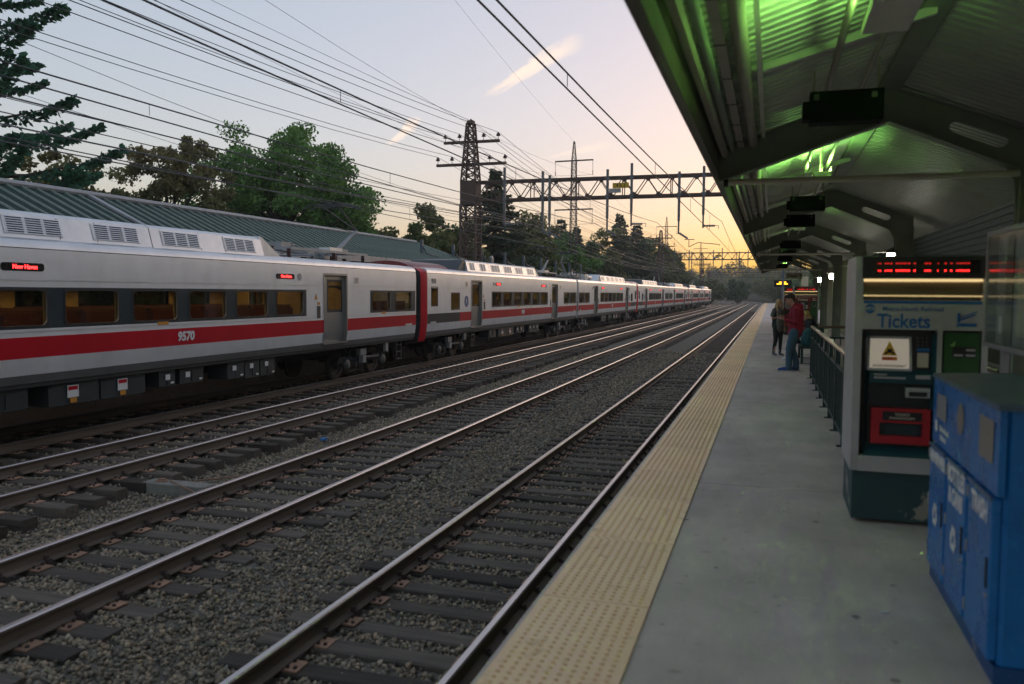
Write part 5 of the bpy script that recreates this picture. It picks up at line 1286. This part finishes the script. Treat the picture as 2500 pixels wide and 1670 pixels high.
# ================================================================== TREES
LEAF = {}
def leaf_cloud(centers, radii, n_per, size, rg, flat=.75, up=.35):
    """quads scattered round clump centres; returns V,F"""
    C = np.repeat(centers, n_per, 0); Rr = np.repeat(radii, n_per, 0); n = len(C)
    d = rg.normal(size=(n,3)); d /= np.linalg.norm(d,axis=1)[:,None]; rad = rg.random(n)**.45
    P = C+d*(rad*Rr)[:,None]*np.array([1,1,flat])
    nr = rg.normal(size=(n,3)); nr[:,2] += up; nr /= np.linalg.norm(nr,axis=1)[:,None]
    a = np.cross(nr, rg.normal(size=(n,3))); a /= np.linalg.norm(a,axis=1)[:,None]; b = np.cross(nr, a)
    s = size*rg.uniform(.6,1.35,n)[:,None]; a = a*s; b = b*s*.62
    V = np.stack([P-a, P-a*.1+b, P+a, P-a*.1-b],1).reshape(-1,3); F = np.arange(n*4).reshape(-1,4)
    return V, F
def broadleaf(name, label, base, height, spread, leafm, barkm, seed, n_clumps=60, n_per=220, leaf=.22, crown0=.28, group=None, open_=.0, trunk_r=.3, fine=1.):
    rg = np.random.default_rng(seed); rr = random.Random(seed)
    t = thing(name, label, 'tree', base, group)
    bx_, by_, bz_ = base; z0 = bz_+height*crown0; cz = (z0+bz_+height)/2; hz = (bz_+height-z0)/2
    C = []; 
    while len(C) < n_clumps:
        d = rg.normal(size=3); d /= np.linalg.norm(d); r_ = rg.uniform(.25,.92)**.6
        lump = 1+.16*math.sin(3*math.atan2(d[1],d[0])+seed)+.10*math.sin(5*d[2]*2+seed*2)
        p = np.array([d[0]*spread*r_*lump, d[1]*spread*r_*lump, d[2]*hz*r_*lump])
        if p[2] < -hz*.55 and np.hypot(p[0],p[1]) > spread*.8: continue
        C.append(p+np.array([bx_,by_,cz]))
    C = np.array(C); radii = rg.uniform(.18,.34,len(C))*spread*(1-.3*open_)*fine
    V, F = leaf_cloud(C, radii, n_per, leaf, rg)
    me = nmesh('crown', V, F, leafm); o = obj('crown', me, t)
    mb = MB(); top = Vector((bx_+rr.uniform(-.3,.3),by_+rr.uniform(-.3,.3),bz_+height*.82)); pts = []
    for i in range(7):
        u_ = i/6; pts.append(Vector((bx_,by_,bz_)).lerp(top,u_)+Vector((rr.uniform(-.12,.12),rr.uniform(-.12,.12),0))*(u_>0))
    mb.tube(pts, [trunk_r*(1-.85*i/6) for i in range(7)], 8)
    for c in C[::(2 if len(C) < 150 else 5)]:
        u_ = min(.95, max(.2, (c[2]-bz_)/height*.72)); st = Vector((bx_,by_,bz_)).lerp(top,u_); e = Vector(c); md = st.lerp(e,.5)+Vector((rr.uniform(-.3,.3),rr.uniform(-.3,.3),rr.uniform(-.1,.35)))
        mb.tube([st,md,e],[trunk_r*.32*(1-u_*.6),trunk_r*.18,.02],5,caps=False)
    mb.build('trunk', barkm, t, smooth=True, fix=False)
    return t
def conifer(name, label, base, height, spread, leafm, barkm, seed, whorls=22, per=7, needles=130, leaf=.16, group=None, droop=.25, bare=.12, upturn=.0, gap=0., wide=.30):
    rg = np.random.default_rng(seed); rr = random.Random(seed); t = thing(name, label, 'tree', base, group)
    B = Vector(base); mb = MB(); mb.tube([B,B+Vector((0,0,height*.5)),B+Vector((0,0,height))],[.02*height,.012*height,.02],8)
    Vs = []
    for w_ in range(whorls):
        u_ = bare+(1-bare)*(w_+rr.uniform(-.3,.3))/whorls
        if u_ > .99: u_ = .985
        L_ = spread*(1-u_)**.95*rr.uniform(.72,1.15)+.2; z_ = height*u_; a0 = rr.random()*6.28
        for k in range(per):
            if rr.random() < gap: continue
            a = a0+6.283*k/per+rr.uniform(-.35,.35); l_ = L_*rr.uniform(.6,1.15); z_ = height*min(.985, u_+rr.uniform(-.6,.6)*(1-bare)/whorls); d = Vector((math.cos(a),math.sin(a),0))
            P = [B+Vector((0,0,z_))+d*(l_*s)+Vector((0,0,-droop*l_*math.sin(s*2.0)+upturn*l_*s*s)) for s in (0,.35,.7,1.0)]
            mb.tube(P,[.03+.02*l_,.02+.01*l_,.012,.006],4,caps=False)
            n = int(needles*(l_/spread)**.8)+12
            s = np.array([rr.random()**.55 for _ in range(n)])*.9+.1
            pos = np.array([P[0]])*0
            pts = np.array([tuple(p) for p in P]); seg = np.clip((s*3).astype(int),0,2); f_ = s*3-seg
            # piecewise along branch
            base_p = pts[seg]*(1-f_)[:,None]+pts[seg+1]*f_[:,None]
            wd = wide*l_*(1-s*.70)+.10
            sd = np.array([-d.y,d.x,0]); off = rg.uniform(-1,1,n)*wd
            P3 = base_p+sd[None]*off[:,None]+np.array([0,0,-1])[None]*(np.abs(off)*.35+rg.random(n)*.10*(1+l_*.12))[:,None]
            dirv = np.array(tuple(d))[None]*.6+sd[None]*np.sign(off)[:,None]*.8+rg.normal(0,.35,(n,3)); dirv[:,2] -= .25-upturn; dirv /= np.linalg.norm(dirv,axis=1)[:,None]
            pr = np.cross(dirv, rg.normal(size=(n,3))); pr /= np.linalg.norm(pr,axis=1)[:,None]
            ln = leaf*rg.uniform(.7,1.5,n)[:,None]; w2 = leaf*.34
            Vs.append(np.stack([P3-pr*w2*.6, P3+dirv*ln*.6-pr*w2, P3+dirv*ln, P3+dirv*ln*.6+pr*w2],1).reshape(-1,3))
    V = np.concatenate(Vs); F = np.arange(len(V)).reshape(-1,4)
    obj('crown', nmesh('crown', V, F, leafm), t); mb.build('trunk', barkm, t, smooth=True, fix=False)
    return t
M_bark = mat('bark', (.055,.042,.032), .9, var=.3, scale=6, bump=.4, bscale=20)
L_oak = leafmat('oak_leaves', (.10,.23,.06), (.20,.33,.09))
L_oak2 = leafmat('autumn_oak_leaves', (.19,.17,.06), (.25,.21,.07))
L_brn = leafmat('brown_green_leaves', (.25,.19,.08), (.17,.20,.08))
L_pine = leafmat('pine_needles', (.045,.15,.09), (.07,.19,.11))
L_spr = leafmat('spruce_needles', (.075,.11,.065), (.11,.145,.08))
L_mix = leafmat('mixed_leaves', (.11,.17,.06), (.20,.185,.07))
L_dk = leafmat('dark_leaves', (.07,.12,.05), (.11,.165,.065))
L_blue = leafmat('blue_spruce_needles', (.09,.13,.13), (.12,.16,.15))
broadleaf('oak_tree','large rounded green oak behind the long green roof',(-34,53,-1),14.3,7.6,L_oak,M_bark,3,fine=.52,n_clumps=380,n_per=210,leaf=.14,crown0=.10,trunk_r=.42)
broadleaf('oak_tree','lower yellowing part-green tree at the right foot of the large oak',(-31,61,-1),8.0,3.2,L_mix,M_bark,31,n_clumps=50,n_per=260,leaf=.15,crown0=.08,trunk_r=.22)
broadleaf('maple_tree','brownish thin-leaved maple left of the large green oak',(-36,43.5,-1),13.4,4.6,L_brn,M_bark,4,fine=.6,n_clumps=190,n_per=130,leaf=.13,crown0=.08,open_=.55,trunk_r=.26)
broadleaf('maple_tree','small brown-green tree between the pine and the maple',(-37,36.5,-1),10.3,3.6,L_brn,M_bark,6,fine=.6,n_clumps=120,n_per=120,leaf=.13,crown0=.08,open_=.4,trunk_r=.22)
broadleaf('maple_tree','dark brown-green tree just right of the pine, low over the roof',(-35,31.5,-1),8.8,3.2,L_oak2,M_bark,8,fine=.6,n_clumps=120,n_per=120,leaf=.13,crown0=.08,open_=.3,trunk_r=.22)
for i,(x,y,h,s_,lm,lb) in enumerate(((-33,39,7.2,3.4,L_brn,'low brown-green bush-like tree filling below the maple'),(-31,47,7.6,3.6,L_oak2,'low yellowing tree between maple and large oak'),(-30,33,6.8,3.2,L_dk,'dark low tree behind the roof below the pine'),(-29,66,8.2,2.6,L_mix,'low tree at the right end of the green roof'),(-33,27.5,7.4,3.4,L_dk,'dark shrub-like tree at far left behind the roof'))):
    broadleaf('understory_tree', lb, (x,y,-1), h, s_, lm, M_bark, 60+i, n_clumps=56, n_per=230, leaf=.15, crown0=.0, group='low trees behind the green roof', trunk_r=.15)
conifer('pine_tree','dark green pine with long upswept boughs at the left edge',(-30.2,25.0,-1),21,7.6,L_pine,M_bark,12,whorls=15,per=7,needles=620,leaf=.25,droop=.02,bare=.18,upturn=.30,gap=.25,wide=.12)
broadleaf('maple_tree','small dark leafy tree just left of the rusty tower',(-24.5,56,-1),8.5,2.1,L_mix,M_bark,9,n_clumps=56,n_per=220,leaf=.13,crown0=.1,trunk_r=.16)
conifer('spruce_tree','tall spruce directly behind the rusty tower',(-25.6,76,-1),14.8,6.8,L_spr,M_bark,13,whorls=24,per=10,needles=420,leaf=.24,droop=.22)
conifer('spruce_tree','pointed spruce left of the slender power mast',(-30,120,-1),14.0,4.6,L_spr,M_bark,14,whorls=22,per=7,needles=140,leaf=.34,droop=.18)
conifer('spruce_tree','narrow spruce right of the slender power mast',(-29,126,-1),13.2,4.2,L_spr,M_bark,15,whorls=22,per=7,needles=140,leaf=.34,droop=.18)
conifer('spruce_tree','tallest spruce of the dark pair left of the second gantry',(-25,141,-1),16.5,5.6,L_spr,M_bark,16,whorls=24,per=7,needles=150,leaf=.36,droop=.16)
conifer('spruce_tree','broad spruce of the dark pair left of the second gantry',(-23.5,150,-1),15.6,6.2,L_spr,M_bark,17,whorls=24,per=7,needles=150,leaf=.36,droop=.16)
conifer('spruce_tree','small blue-grey spruce behind the rail car roofs',(-22.5,104,-1),6.5,2.0,L_blue,M_bark,18,whorls=16,per=7,needles=80,leaf=.3,droop=.15)
# hedgerow trees behind the opposite platform
row = [(-25,64,6.0,2.4,L_mix),(-28,70,7.5,3.0,L_mix),(-24,84,6.6,2.8,L_mix),(-27,91,8.2,3.2,L_mix),(-25,100,7.2,3.0,L_oak),(-30,108,8.5,3.6,L_mix),(-26,116,7.4,3.2,L_dk),(-27,134,9.0,3.8,L_mix),(-24,160,10.5,4.2,L_dk),(-23,172,10.0,4.0,L_mix),(-22.5,186,9.0,3.6,L_dk),(-22,198,8.0,3.4,L_mix)]
rl = ['low round tree just right of the small dark tree','round tree under the spruce behind the tower','low yellow-green tree right of the rusty tower','leafy tree below the gantry beam, left of the mast','green tree at the foot of the slender mast','brownish leafy tree behind the mast foot','dark low tree right of the slender mast','wide autumn tree between mast and dark spruce pair','dark tree right of the spruce pair','leafy tree left of the second gantry tower','dark tree behind the second gantry tower','small leafy tree right of the second gantry tower']
for i,(x,y,h,s_,lm) in enumerate(row): broadleaf('hedgerow_tree', rl[i], (x,y,-1), h*1.42, s_*1.3, lm, M_bark, 40+i, n_clumps=60, n_per=200, leaf=.22, crown0=.0, group='trees along the far side of the line', trunk_r=.16)
# trees on the outside of the curve and on the right of the line
rw2 = [(-17,250,8.5,4.5,L_mix),(-10,262,8,4,L_dk),(2,300,10,6,L_mix),(8,285,9,5,L_oak),(12,262,9,5,L_mix),(9,238,8,4.5,L_dk),(13,215,9,5,L_mix),(8.5,195,7.5,4,L_oak),(11,172,8.5,4.2,L_dk),(8.5,150,8,3.8,L_mix),(9.5,128,8.2,4,L_oak),(10,106,8.2,4,L_dk),(11,86,8.4,4,L_mix),(12,66,8.0,4,L_dk)]
for i,(x,y,h,s_,lm) in enumerate(rw2):
    lb = ['bushy tree inside the curve beyond the last rail car','dark bushy tree beside the curve','tallest leafy tree at the outside of the curve','green tree right of the tallest curve-side tree','leafy tree on the right before the curve','dark tree on the right before the curve','wide leafy tree right of the line, far away','green tree right of the line past the platform end','dark tree near the platform end','leafy tree just past the orange display','green tree behind the orange display','dark tree behind the Track 3 sign','leafy tree behind the station building','dark tree nearest behind the station building'][i]
    broadleaf('lineside_tree', lb, (x,y,-1.4), h, s_, lm, M_bark, 80+i, n_clumps=34, n_per=120, leaf=.34, crown0=.02, group='trees on the right of the line', trunk_r=.2)
# far wooded hill: one mass
rg = np.random.default_rng(77); C = []; rad = []
def wood(n, xr, yr, hfun, rmin, rmax):
    for _ in range(n):
        x = rg.uniform(*xr); y = rg.uniform(*yr); h = hfun(x,y); C.append((x,y,rg.uniform(.35,1)*h-1)); rad.append(rg.uniform(rmin,rmax))
wood(260,(-130,-34),(150,420),lambda x,y: 9+.03*(y-150)*.4, 2.2,4.0)
wood(420,(-110,60),(470,640),lambda x,y: 13+9*math.exp(-((x-5)/38)**2), 3.0,5.5)
wood(260,(-60,40),(400,470),lambda x,y: 9+5*math.exp(-((x-8)/22)**2), 2.5,4.5)
wood(160,(-6,40),(335,400),lambda x,y: 8.5, 2.5,4.0)
wood(200,(14,60),(60,400),lambda x,y: 10, 2.5,4.5)
V, F = leaf_cloud(np.array(C), np.array(rad), 90, .62, rg, flat=.8)
o = obj('far_woods', nmesh('far_woods', V, F, L_mix)); tag(o, 'dark wooded hillside beyond the curve and behind the line', 'woods', kind='stuff')
mb = MB(); prof = [(-900,-1),(-220,2),(-120,5),(-40,5),(0,12),(40,10),(120,8),(900,4)]
for i in range(len(prof)-1): mb.quad((prof[i][0],560,-1.5),(prof[i+1][0],560,-1.5),(prof[i+1][0],700,prof[i+1][1]),(prof[i][0],700,prof[i][1]))
for i in range(len(prof)-1): mb.quad((prof[i][0],700,prof[i][1]),(prof[i+1][0],700,prof[i+1][1]),(prof[i+1][0],1200,-2),(prof[i][0],1200,-2))
o = mb.build('hill', M_earth, fix=False); tag(o, kind='structure')
# low brush along both sides
rg = np.random.default_rng(78); C = []; rad = []
for _ in range(420):
    y = rg.uniform(60,330); p = tpt(rg.choice([-17.5,-18.5,-20,7.5,8.5]) + rg.normal(0,.5), y, -.6+rg.random()*.8); C.append(tuple(p)); rad.append(rg.uniform(.6,1.3))
V, F = leaf_cloud(np.array(C), np.array(rad), 60, .28, rg)
o = obj('brush', nmesh('brush', V, F, L_mix)); tag(o, 'low scrubby brush along the edges of the railway', 'brush', kind='stuff')
# ================================================================== PEOPLE
def ell(mb, c, rx, ry, rz_, n=12, rot=None):
    b = MB(); b.lathe([(math.sin(math.pi*i/8)+.001, -math.cos(math.pi*i/8)) for i in range(9)], (0,0,0), n)
    T_ = Matrix.Translation(c) @ (rot if rot is not None else Matrix.Identity(4)) @ Matrix.Diagonal((rx,ry,rz_,1)); mb.add(b, T_); return mb
def remesh(o, vox=.012, sm=4):
    m_ = o.modifiers.new('r','REMESH'); m_.mode = 'VOXEL'; m_.voxel_size = vox; m_.use_smooth_shade = True
    if sm: s_ = o.modifiers.new('s','SMOOTH'); s_.iterations = sm; s_.factor = .5
    return o
class Fig:
    def __init__(s, org, ang):      # ang: direction faced, radians from +X
        s.o = Vector(org); s.f = Vector((math.cos(ang),math.sin(ang),0)); s.s = Vector((-math.sin(ang),math.cos(ang),0)); s.a = ang
    def p(s, f, l, z): return s.o+s.f*f+s.s*l+Vector((0,0,z))
    def chain(s, mb, pts, n=10):
        mb.tube([s.p(*q[:3]) for q in pts],[q[3] for q in pts],n)
        for q in pts: ell(mb, s.p(*q[:3]), q[3], q[3], q[3], 10)
    def rot(s, pitch=0): return Matrix.Rotation(s.a,4,'Z') @ Matrix.Rotation(pitch,4,'Y')
def head(F, mb, f, l, z, pitch=0., k=1.):
    r = F.rot(pitch); c = F.p(f,l,z); e = lambda a,b,d: c+(r @ Vector((a,b,d)))
    ell(mb, c, .098*k,.076*k,.118*k,14,r); ell(mb, e(.035,0,-.055), .065*k,.058*k,.065*k,12,r)
    ell(mb, e(.107,0,-.012), .017,.013,.026,8,r)                               # nose
    ell(mb, e(.088,0,-.058), .018,.024,.010,8,r); ell(mb, e(.078,0,-.098), .022,.024,.018,8,r)   # lips, chin
    for sy in (-1,1): ell(mb, e(-.005,sy*.078,-.005), .020,.010,.032,8,r); ell(mb, e(.082,sy*.030,.022), .018,.020,.010,8,r)
    return e
def hand(F, mb, w, d, curl, side):
    """palm and five fingers; w wrist point, d pointing direction"""
    d = d.normalized(); up = Vector((0,0,1)); sd = d.cross(up).normalized(); nr = sd.cross(d)
    palm = w+d*.05; mb.tube([w, palm, w+d*.095],[.026,.034,.030],8)
    for i in range(4):
        b = w+d*.09+sd*((i-1.5)*.019); l_ = (.066,.076,.072,.056)[i]; m_ = b+d*l_*.5*math.cos(curl)-nr*l_*.5*math.sin(curl); e = m_+d*l_*.5*math.cos(curl*2)-nr*l_*.5*math.sin(curl*2); mb.tube([b,m_,e],[.0095,.009,.0075],6)
    b = w+d*.03+sd*.026*side; mb.tube([b, b+sd*.022*side+d*.03, b+sd*.022*side+d*.06],[.012,.011,.009],6)
M_hoodie = mat('maroon_hoodie',(.24,.012,.028),.85,var=.2,scale=9,bump=.1,bscale=60); M_jeans = mat('blue_jeans',(.03,.085,.13),.8,col2=(.055,.125,.17),scale=6); M_shoe = mat('blue_shoes',(.008,.055,.30),.6); M_sole = mat('shoe_sole',(.35,.35,.33),.7)
M_hairb = mat('dark_brown_hair',(.022,.012,.008),.6,var=.3,scale=30,stretch=(1,1,.2)); M_blond = mat('blonde_hair',(.58,.39,.16),.5,col2=(.38,.24,.09),scale=22,stretch=(1,1,.12)); M_vest = mat('dark_vest',(.010,.028,.028),.8); M_tee = mat('grey_tee',(.13,.13,.12),.85); M_leg = mat('black_leggings',(.008,.009,.011),.7); M_boot = mat('ankle_boot',(.10,.11,.12),.45)
M_phone = mat('phone_black',(.01,.01,.012),.2)
# ---- man in the maroon hoodie
F = Fig((.47,20.06,0), math.pi); t = thing('person','person in maroon hoodie and jeans with blue shoes, looking down at a phone','person',tuple(F.o))
b = MB()
for sd_, fx, fk in ((1,.13,.05),(-1,-.03,-.01)):
    F.chain(b,[(-.05,sd_*.085,.93,.085),(fk+.0,sd_*.095,.50,.058),(fx-.07,sd_*.10,.09,.040)]); F.chain(b,[(fx-.09,sd_*.10,.05,.035),(fx+.10,sd_*.115,.035,.030)])
F.chain(b,[(-.05,0,.95,.13),(-.07,0,1.15,.13),(-.07,0,1.34,.14),(-.06,0,1.45,.10)]); F.chain(b,[(-.05,0,1.45,.07),(.0,0,1.56,.055)])
e = head(F,b,.055,0,1.645,.42)
for sd_ in (1,-1):
    F.chain(b,[(-.08,sd_*.18,1.42,.055),(-.05,sd_*.23,1.14,.042),(.19,sd_*.09,1.19+.04*(sd_<0),.030)]); hand(F,b,F.p(.19,sd_*.09,1.19+.04*(sd_<0)), F.f*.9+Vector((0,0,.25)), .5, -sd_)
remesh(b.build('body', M_skin, t), .010, 3)
c = MB()
F.chain(c,[(-.06,0,.90,.165),(-.075,0,1.10,.165),(-.085,0,1.30,.175),(-.075,0,1.42,.13),(-.055,0,1.49,.085)])
for sd_ in (1,-1): F.chain(c,[(-.08,0,1.40,.09),(-.085,sd_*.17,1.41,.078),(-.055,sd_*.235,1.14,.068),(.10,sd_*.13,1.165,.056),(.155,sd_*.105,1.18+.03*(sd_<0),.045)])
ell(c,F.p(-.15,0,1.47),.09,.12,.10); remesh(c.build('hoodie', M_hoodie, t), .014, 4)
c = MB()
for sd_, fx, fk in ((1,.13,.05),(-1,-.03,-.01)): F.chain(c,[(-.05,sd_*.08,.90,.115),(fk,sd_*.095,.52,.085),(fx-.075,sd_*.10,.22,.075),(fx-.08,sd_*.10,.07,.078)])
F.chain(c,[(-.05,0,.96,.14),(-.05,0,.84,.13)]); remesh(c.build('jeans', M_jeans, t), .014, 3)
for sd_, fx in ((1,.13),(-1,-.03)):
    c = MB(); F.chain(c,[(fx-.11,sd_*.105,.055,.048),(fx+.02,sd_*.11,.05,.046),(fx+.13,sd_*.12,.036,.036)]); so = remesh(c.build('shoe', M_shoe, t), .010, 3)
    c = MB(); P = [F.p(fx+a,sd_*.11+l_,0) for a,l_ in ((-.16,-.04),(.0,-.05),(.12,-.045),(.175,.0),(.12,.05),(0,.045),(-.16,.04))]; n = len(P)
    c.poly([tuple(p+Vector((0,0,.022))) for p in P]); c.poly([tuple(p+Vector((0,0,.002))) for p in P][::-1])
    for i in range(n): j=(i+1)%n; c.quad(P[i]+Vector((0,0,.002)),P[j]+Vector((0,0,.002)),P[j]+Vector((0,0,.022)),P[i]+Vector((0,0,.022)))
    c.build('sole', M_sole, so)
c = MB(); r = F.rot(.42); ell(c, e(-.022,0,.040), .100,.084,.092,14,r); ell(c, e(.045,0,.085), .055,.06,.042,10,r); ell(c, e(-.06,0,-.02), .05,.072,.075,10,r); remesh(c.build('hair', M_hairb, t), .010, 2)
ph = thing('phone','dark phone held by the person in the maroon hoodie','phone',tuple(F.p(.29,0,1.27))); c = MB(); c.bar(F.p(.275,0,1.235),F.p(.315,0,1.36),.008,.072,F.s); c.build('phone_body', M_phone, ph)
# ---- woman with long blonde hair
F = Fig((.20,24.9,0), R(-52)); t = thing('person','person with long blonde hair, dark vest and black leggings facing the phone','person',tuple(F.o))
b = MB()
for sd_, fx in ((1,.03),(-1,-.02)):
    F.chain(b,[(0,sd_*.08,.86,.078),(.015,sd_*.085,.46,.050),(fx-.03,sd_*.09,.08,.033)]); F.chain(b,[(fx-.04,sd_*.09,.045,.03),(fx+.10,sd_*.10,.03,.026)])
F.chain(b,[(0,0,.88,.12),(0,0,1.05,.105),(0,0,1.22,.12),(0,0,1.32,.08)]); F.chain(b,[(.0,0,1.34,.05),(.02,0,1.43,.045)])
e = head(F,b,.035,0,1.50,.22,.94)
F.chain(b,[(-.01,.155,1.29,.046),(-.03,.19,1.05,.036),(.03,.20,.82,.028)]); hand(F,b,F.p(.03,.20,.82),Vector((0,0,-1))+F.f*.3,.4,1)
F.chain(b,[(-.01,-.155,1.29,.046),(.0,-.20,1.06,.036),(.17,-.10,1.12,.026)]); hand(F,b,F.p(.17,-.10,1.12),F.f+Vector((0,0,.2)),.5,1)
remesh(b.build('body', M_skin, t), .010, 3)
c = MB(); F.chain(c,[(0,0,.80,.145),(0,0,.95,.14),(0,0,1.10,.135),(0,0,1.24,.145),(0,0,1.33,.10)])
for sd_ in (1,-1): F.chain(c,[(-.005,sd_*.13,1.30,.070),(-.02,sd_*.19,1.16,.062)])
remesh(c.build('grey_shirt', M_tee, t), .013, 3)
c = MB(); 
for sd_ in (1,-1): F.chain(c,[(-.02,sd_*.085,.86,.095),(-.02,sd_*.08,1.05,.095),(-.015,sd_*.085,1.25,.095),(-.02,sd_*.07,1.32,.07)])
ell(c,F.p(-.06,0,1.1),.11,.14,.26,12,F.rot()); remesh(c.build('vest', M_vest, t), .013, 3)
c = MB()
for sd_, fx in ((1,.03),(-1,-.02)): F.chain(c,[(0,sd_*.075,.84,.095),(.015,sd_*.085,.46,.062),(fx-.03,sd_*.09,.16,.042)])
F.chain(c,[(0,0,.90,.125),(0,0,.82,.12)]); remesh(c.build('leggings', M_leg, t), .012, 3)
for sd_, fx in ((1,.03),(-1,-.02)):
    c = MB(); F.chain(c,[(fx-.03,sd_*.09,.17,.045),(fx-.035,sd_*.09,.05,.045),(fx+.06,sd_*.095,.035,.036),(fx+.11,sd_*.10,.03,.028)]); remesh(c.build('boot', M_boot, t), .010, 3)
c = MB(); r = F.rot(.22); ell(c, e(-.018,0,.035), .108,.090,.098,14,r)
for a_,l_,zb,rr_ in ((-.06,.0,-.34,.075),(-.03,.075,-.40,.048),(-.03,-.075,-.40,.048),(.05,.085,-.36,.034),(.05,-.085,-.36,.034),(.085,.06,-.33,.022)):
    p0 = e(a_*.6,l_*.8,.02); p1 = Vector(e(a_,l_,-.16)); p2 = F.p(.03+a_*.8+.03,l_*1.15,1.50+zb); c.tube([p0,p1,p2],[rr_*.9,rr_,rr_*.45],9)
remesh(c.build('hair', M_blond, t), .010, 3)
# ---- seated person on the bench
F = Fig((.97,23.4,0), R(186)); t = thing('person','person with light hair sitting on the bench behind the standing man','person',tuple(F.o))
M_dk = mat('dark_jacket',(.02,.024,.028),.85,var=.2); M_dj = mat('dark_trousers',(.018,.026,.032),.8)
b = MB()
for sd_, fx in ((1,.50),(-1,.40)):
    F.chain(b,[(0,sd_*.09,.53,.085),(.42,sd_*.12,.52,.058),(fx,sd_*.12,.10,.038)]); F.chain(b,[(fx-.02,sd_*.12,.05,.033),(fx+.13,sd_*.12,.035,.028)])
F.chain(b,[(0,0,.55,.13),(-.05,0,.78,.125),(-.03,0,.98,.12),(.0,0,1.05,.075)]); F.chain(b,[(.01,0,1.05,.05),(.04,0,1.12,.048)]); e = head(F,b,.08,0,1.20,.5,.95)
for sd_ in (1,-1): F.chain(b,[(-.02,sd_*.17,.98,.05),(.04,sd_*.21,.74,.04),(.27,sd_*.10,.68,.028)]); hand(F,b,F.p(.27,sd_*.10,.68),F.f,.6,-sd_)
remesh(b.build('body', M_skin, t), .010, 3)
c = MB(); F.chain(c,[(0,0,.54,.15),(-.05,0,.78,.15),(-.03,0,.97,.145),(.0,0,1.06,.09)])
for sd_ in (1,-1): F.chain(c,[(-.02,sd_*.16,.98,.07),(.04,sd_*.21,.74,.06),(.24,sd_*.12,.69,.042)])
remesh(c.build('jacket', M_dk, t), .014, 3)
c = MB()
for sd_, fx in ((1,.50),(-1,.40)): F.chain(c,[(0,sd_*.09,.53,.105),(.42,sd_*.12,.52,.075),(fx,sd_*.12,.14,.058)])
remesh(c.build('trousers', M_dj, t), .014, 3)
for sd_, fx in ((1,.50),(-1,.40)):
    c = MB(); F.chain(c,[(fx-.04,sd_*.12,.05,.045),(fx+.08,sd_*.12,.045,.042),(fx+.16,sd_*.12,.036,.032)]); remesh(c.build('white_shoe', M_white, t), .010, 3)
c = MB(); r = F.rot(.5); ell(c, e(-.02,0,.035), .106,.088,.096,14,r); ell(c, e(-.06,0,-.08), .06,.085,.10,10,r); remesh(c.build('hair', M_blond, t), .010, 3)
# ---- bags
def bag(name, label, c0, w_, d_, h_, m, rz=0):
    t = thing(name, label, 'bag', c0); c = MB(); C0 = Vector(c0)
    ell(c, C0+Vector((0,0,h_*.45)), d_*.55, w_*.55, h_*.48, 14); c.box(C0.x-d_*.4,C0.x+d_*.4,C0.y-w_*.42,C0.y+w_*.42,C0.z+.01,C0.z+h_*.7); remesh(c.build('bag_body', m, t), .014, 6)
    c = MB(); ell(c, C0+Vector((-d_*.45,0,h_*.3)), d_*.22, w_*.36, h_*.26, 12); remesh(c.build('front_pocket', m, t), .012, 4)
    MB().tube([C0+Vector((0,-.06,h_*.88)),C0+Vector((0,-.03,h_+.04)),C0+Vector((0,.03,h_+.04)),C0+Vector((0,.06,h_*.88))],.010,6).build('handle', M_black, t, smooth=True)
    MB().box(C0.x-d_*.70,C0.x-d_*.66,C0.y-.05,C0.y+.05,C0.z+h_*.28,C0.z+h_*.42).build('patch', M_cream, t)
bag('backpack','teal backpack resting on the bench beside the seated person',(.93,22.25,.46),.36,.30,.50,mat('teal_nylon',(.008,.075,.085),.7,var=.2))
bag('red_bag','small red and black bag at the feet of the seated person',(.42,22.6,.35) if False else (.55,23.9,.0),.28,.2,.30,mat('red_nylon',(.40,.02,.03),.7,var=.15))

# housekeeping
for o in list(bpy.data.objects):
    if '_w' in o.keys(): del o['_w']
# thin evening haze: one closed box of even air round the whole place
hz = MB().box(-1100,1100,-60,1300,-4,30).mesh('haze', [])
MH = bpy.data.materials.new('evening_air'); MH.use_nodes = True; t_ = MH.node_tree; t_.nodes.clear()
o_ = t_.nodes.new('ShaderNodeOutputMaterial'); pv = t_.nodes.new('ShaderNodeVolumePrincipled'); pv.inputs['Color'].default_value = (.92,.90,.88,1); pv.inputs['Density'].default_value = .0005; pv.inputs['Anisotropy'].default_value = .2
t_.links.new(pv.outputs[0], o_.inputs['Volume']); hz.materials.clear(); hz.materials.append(MH)
ho = obj('haze', hz); tag(ho, 'thin evening haze softening the far woods and gantries', 'haze', kind='stuff')
SC.cycles.volume_bounces = 0
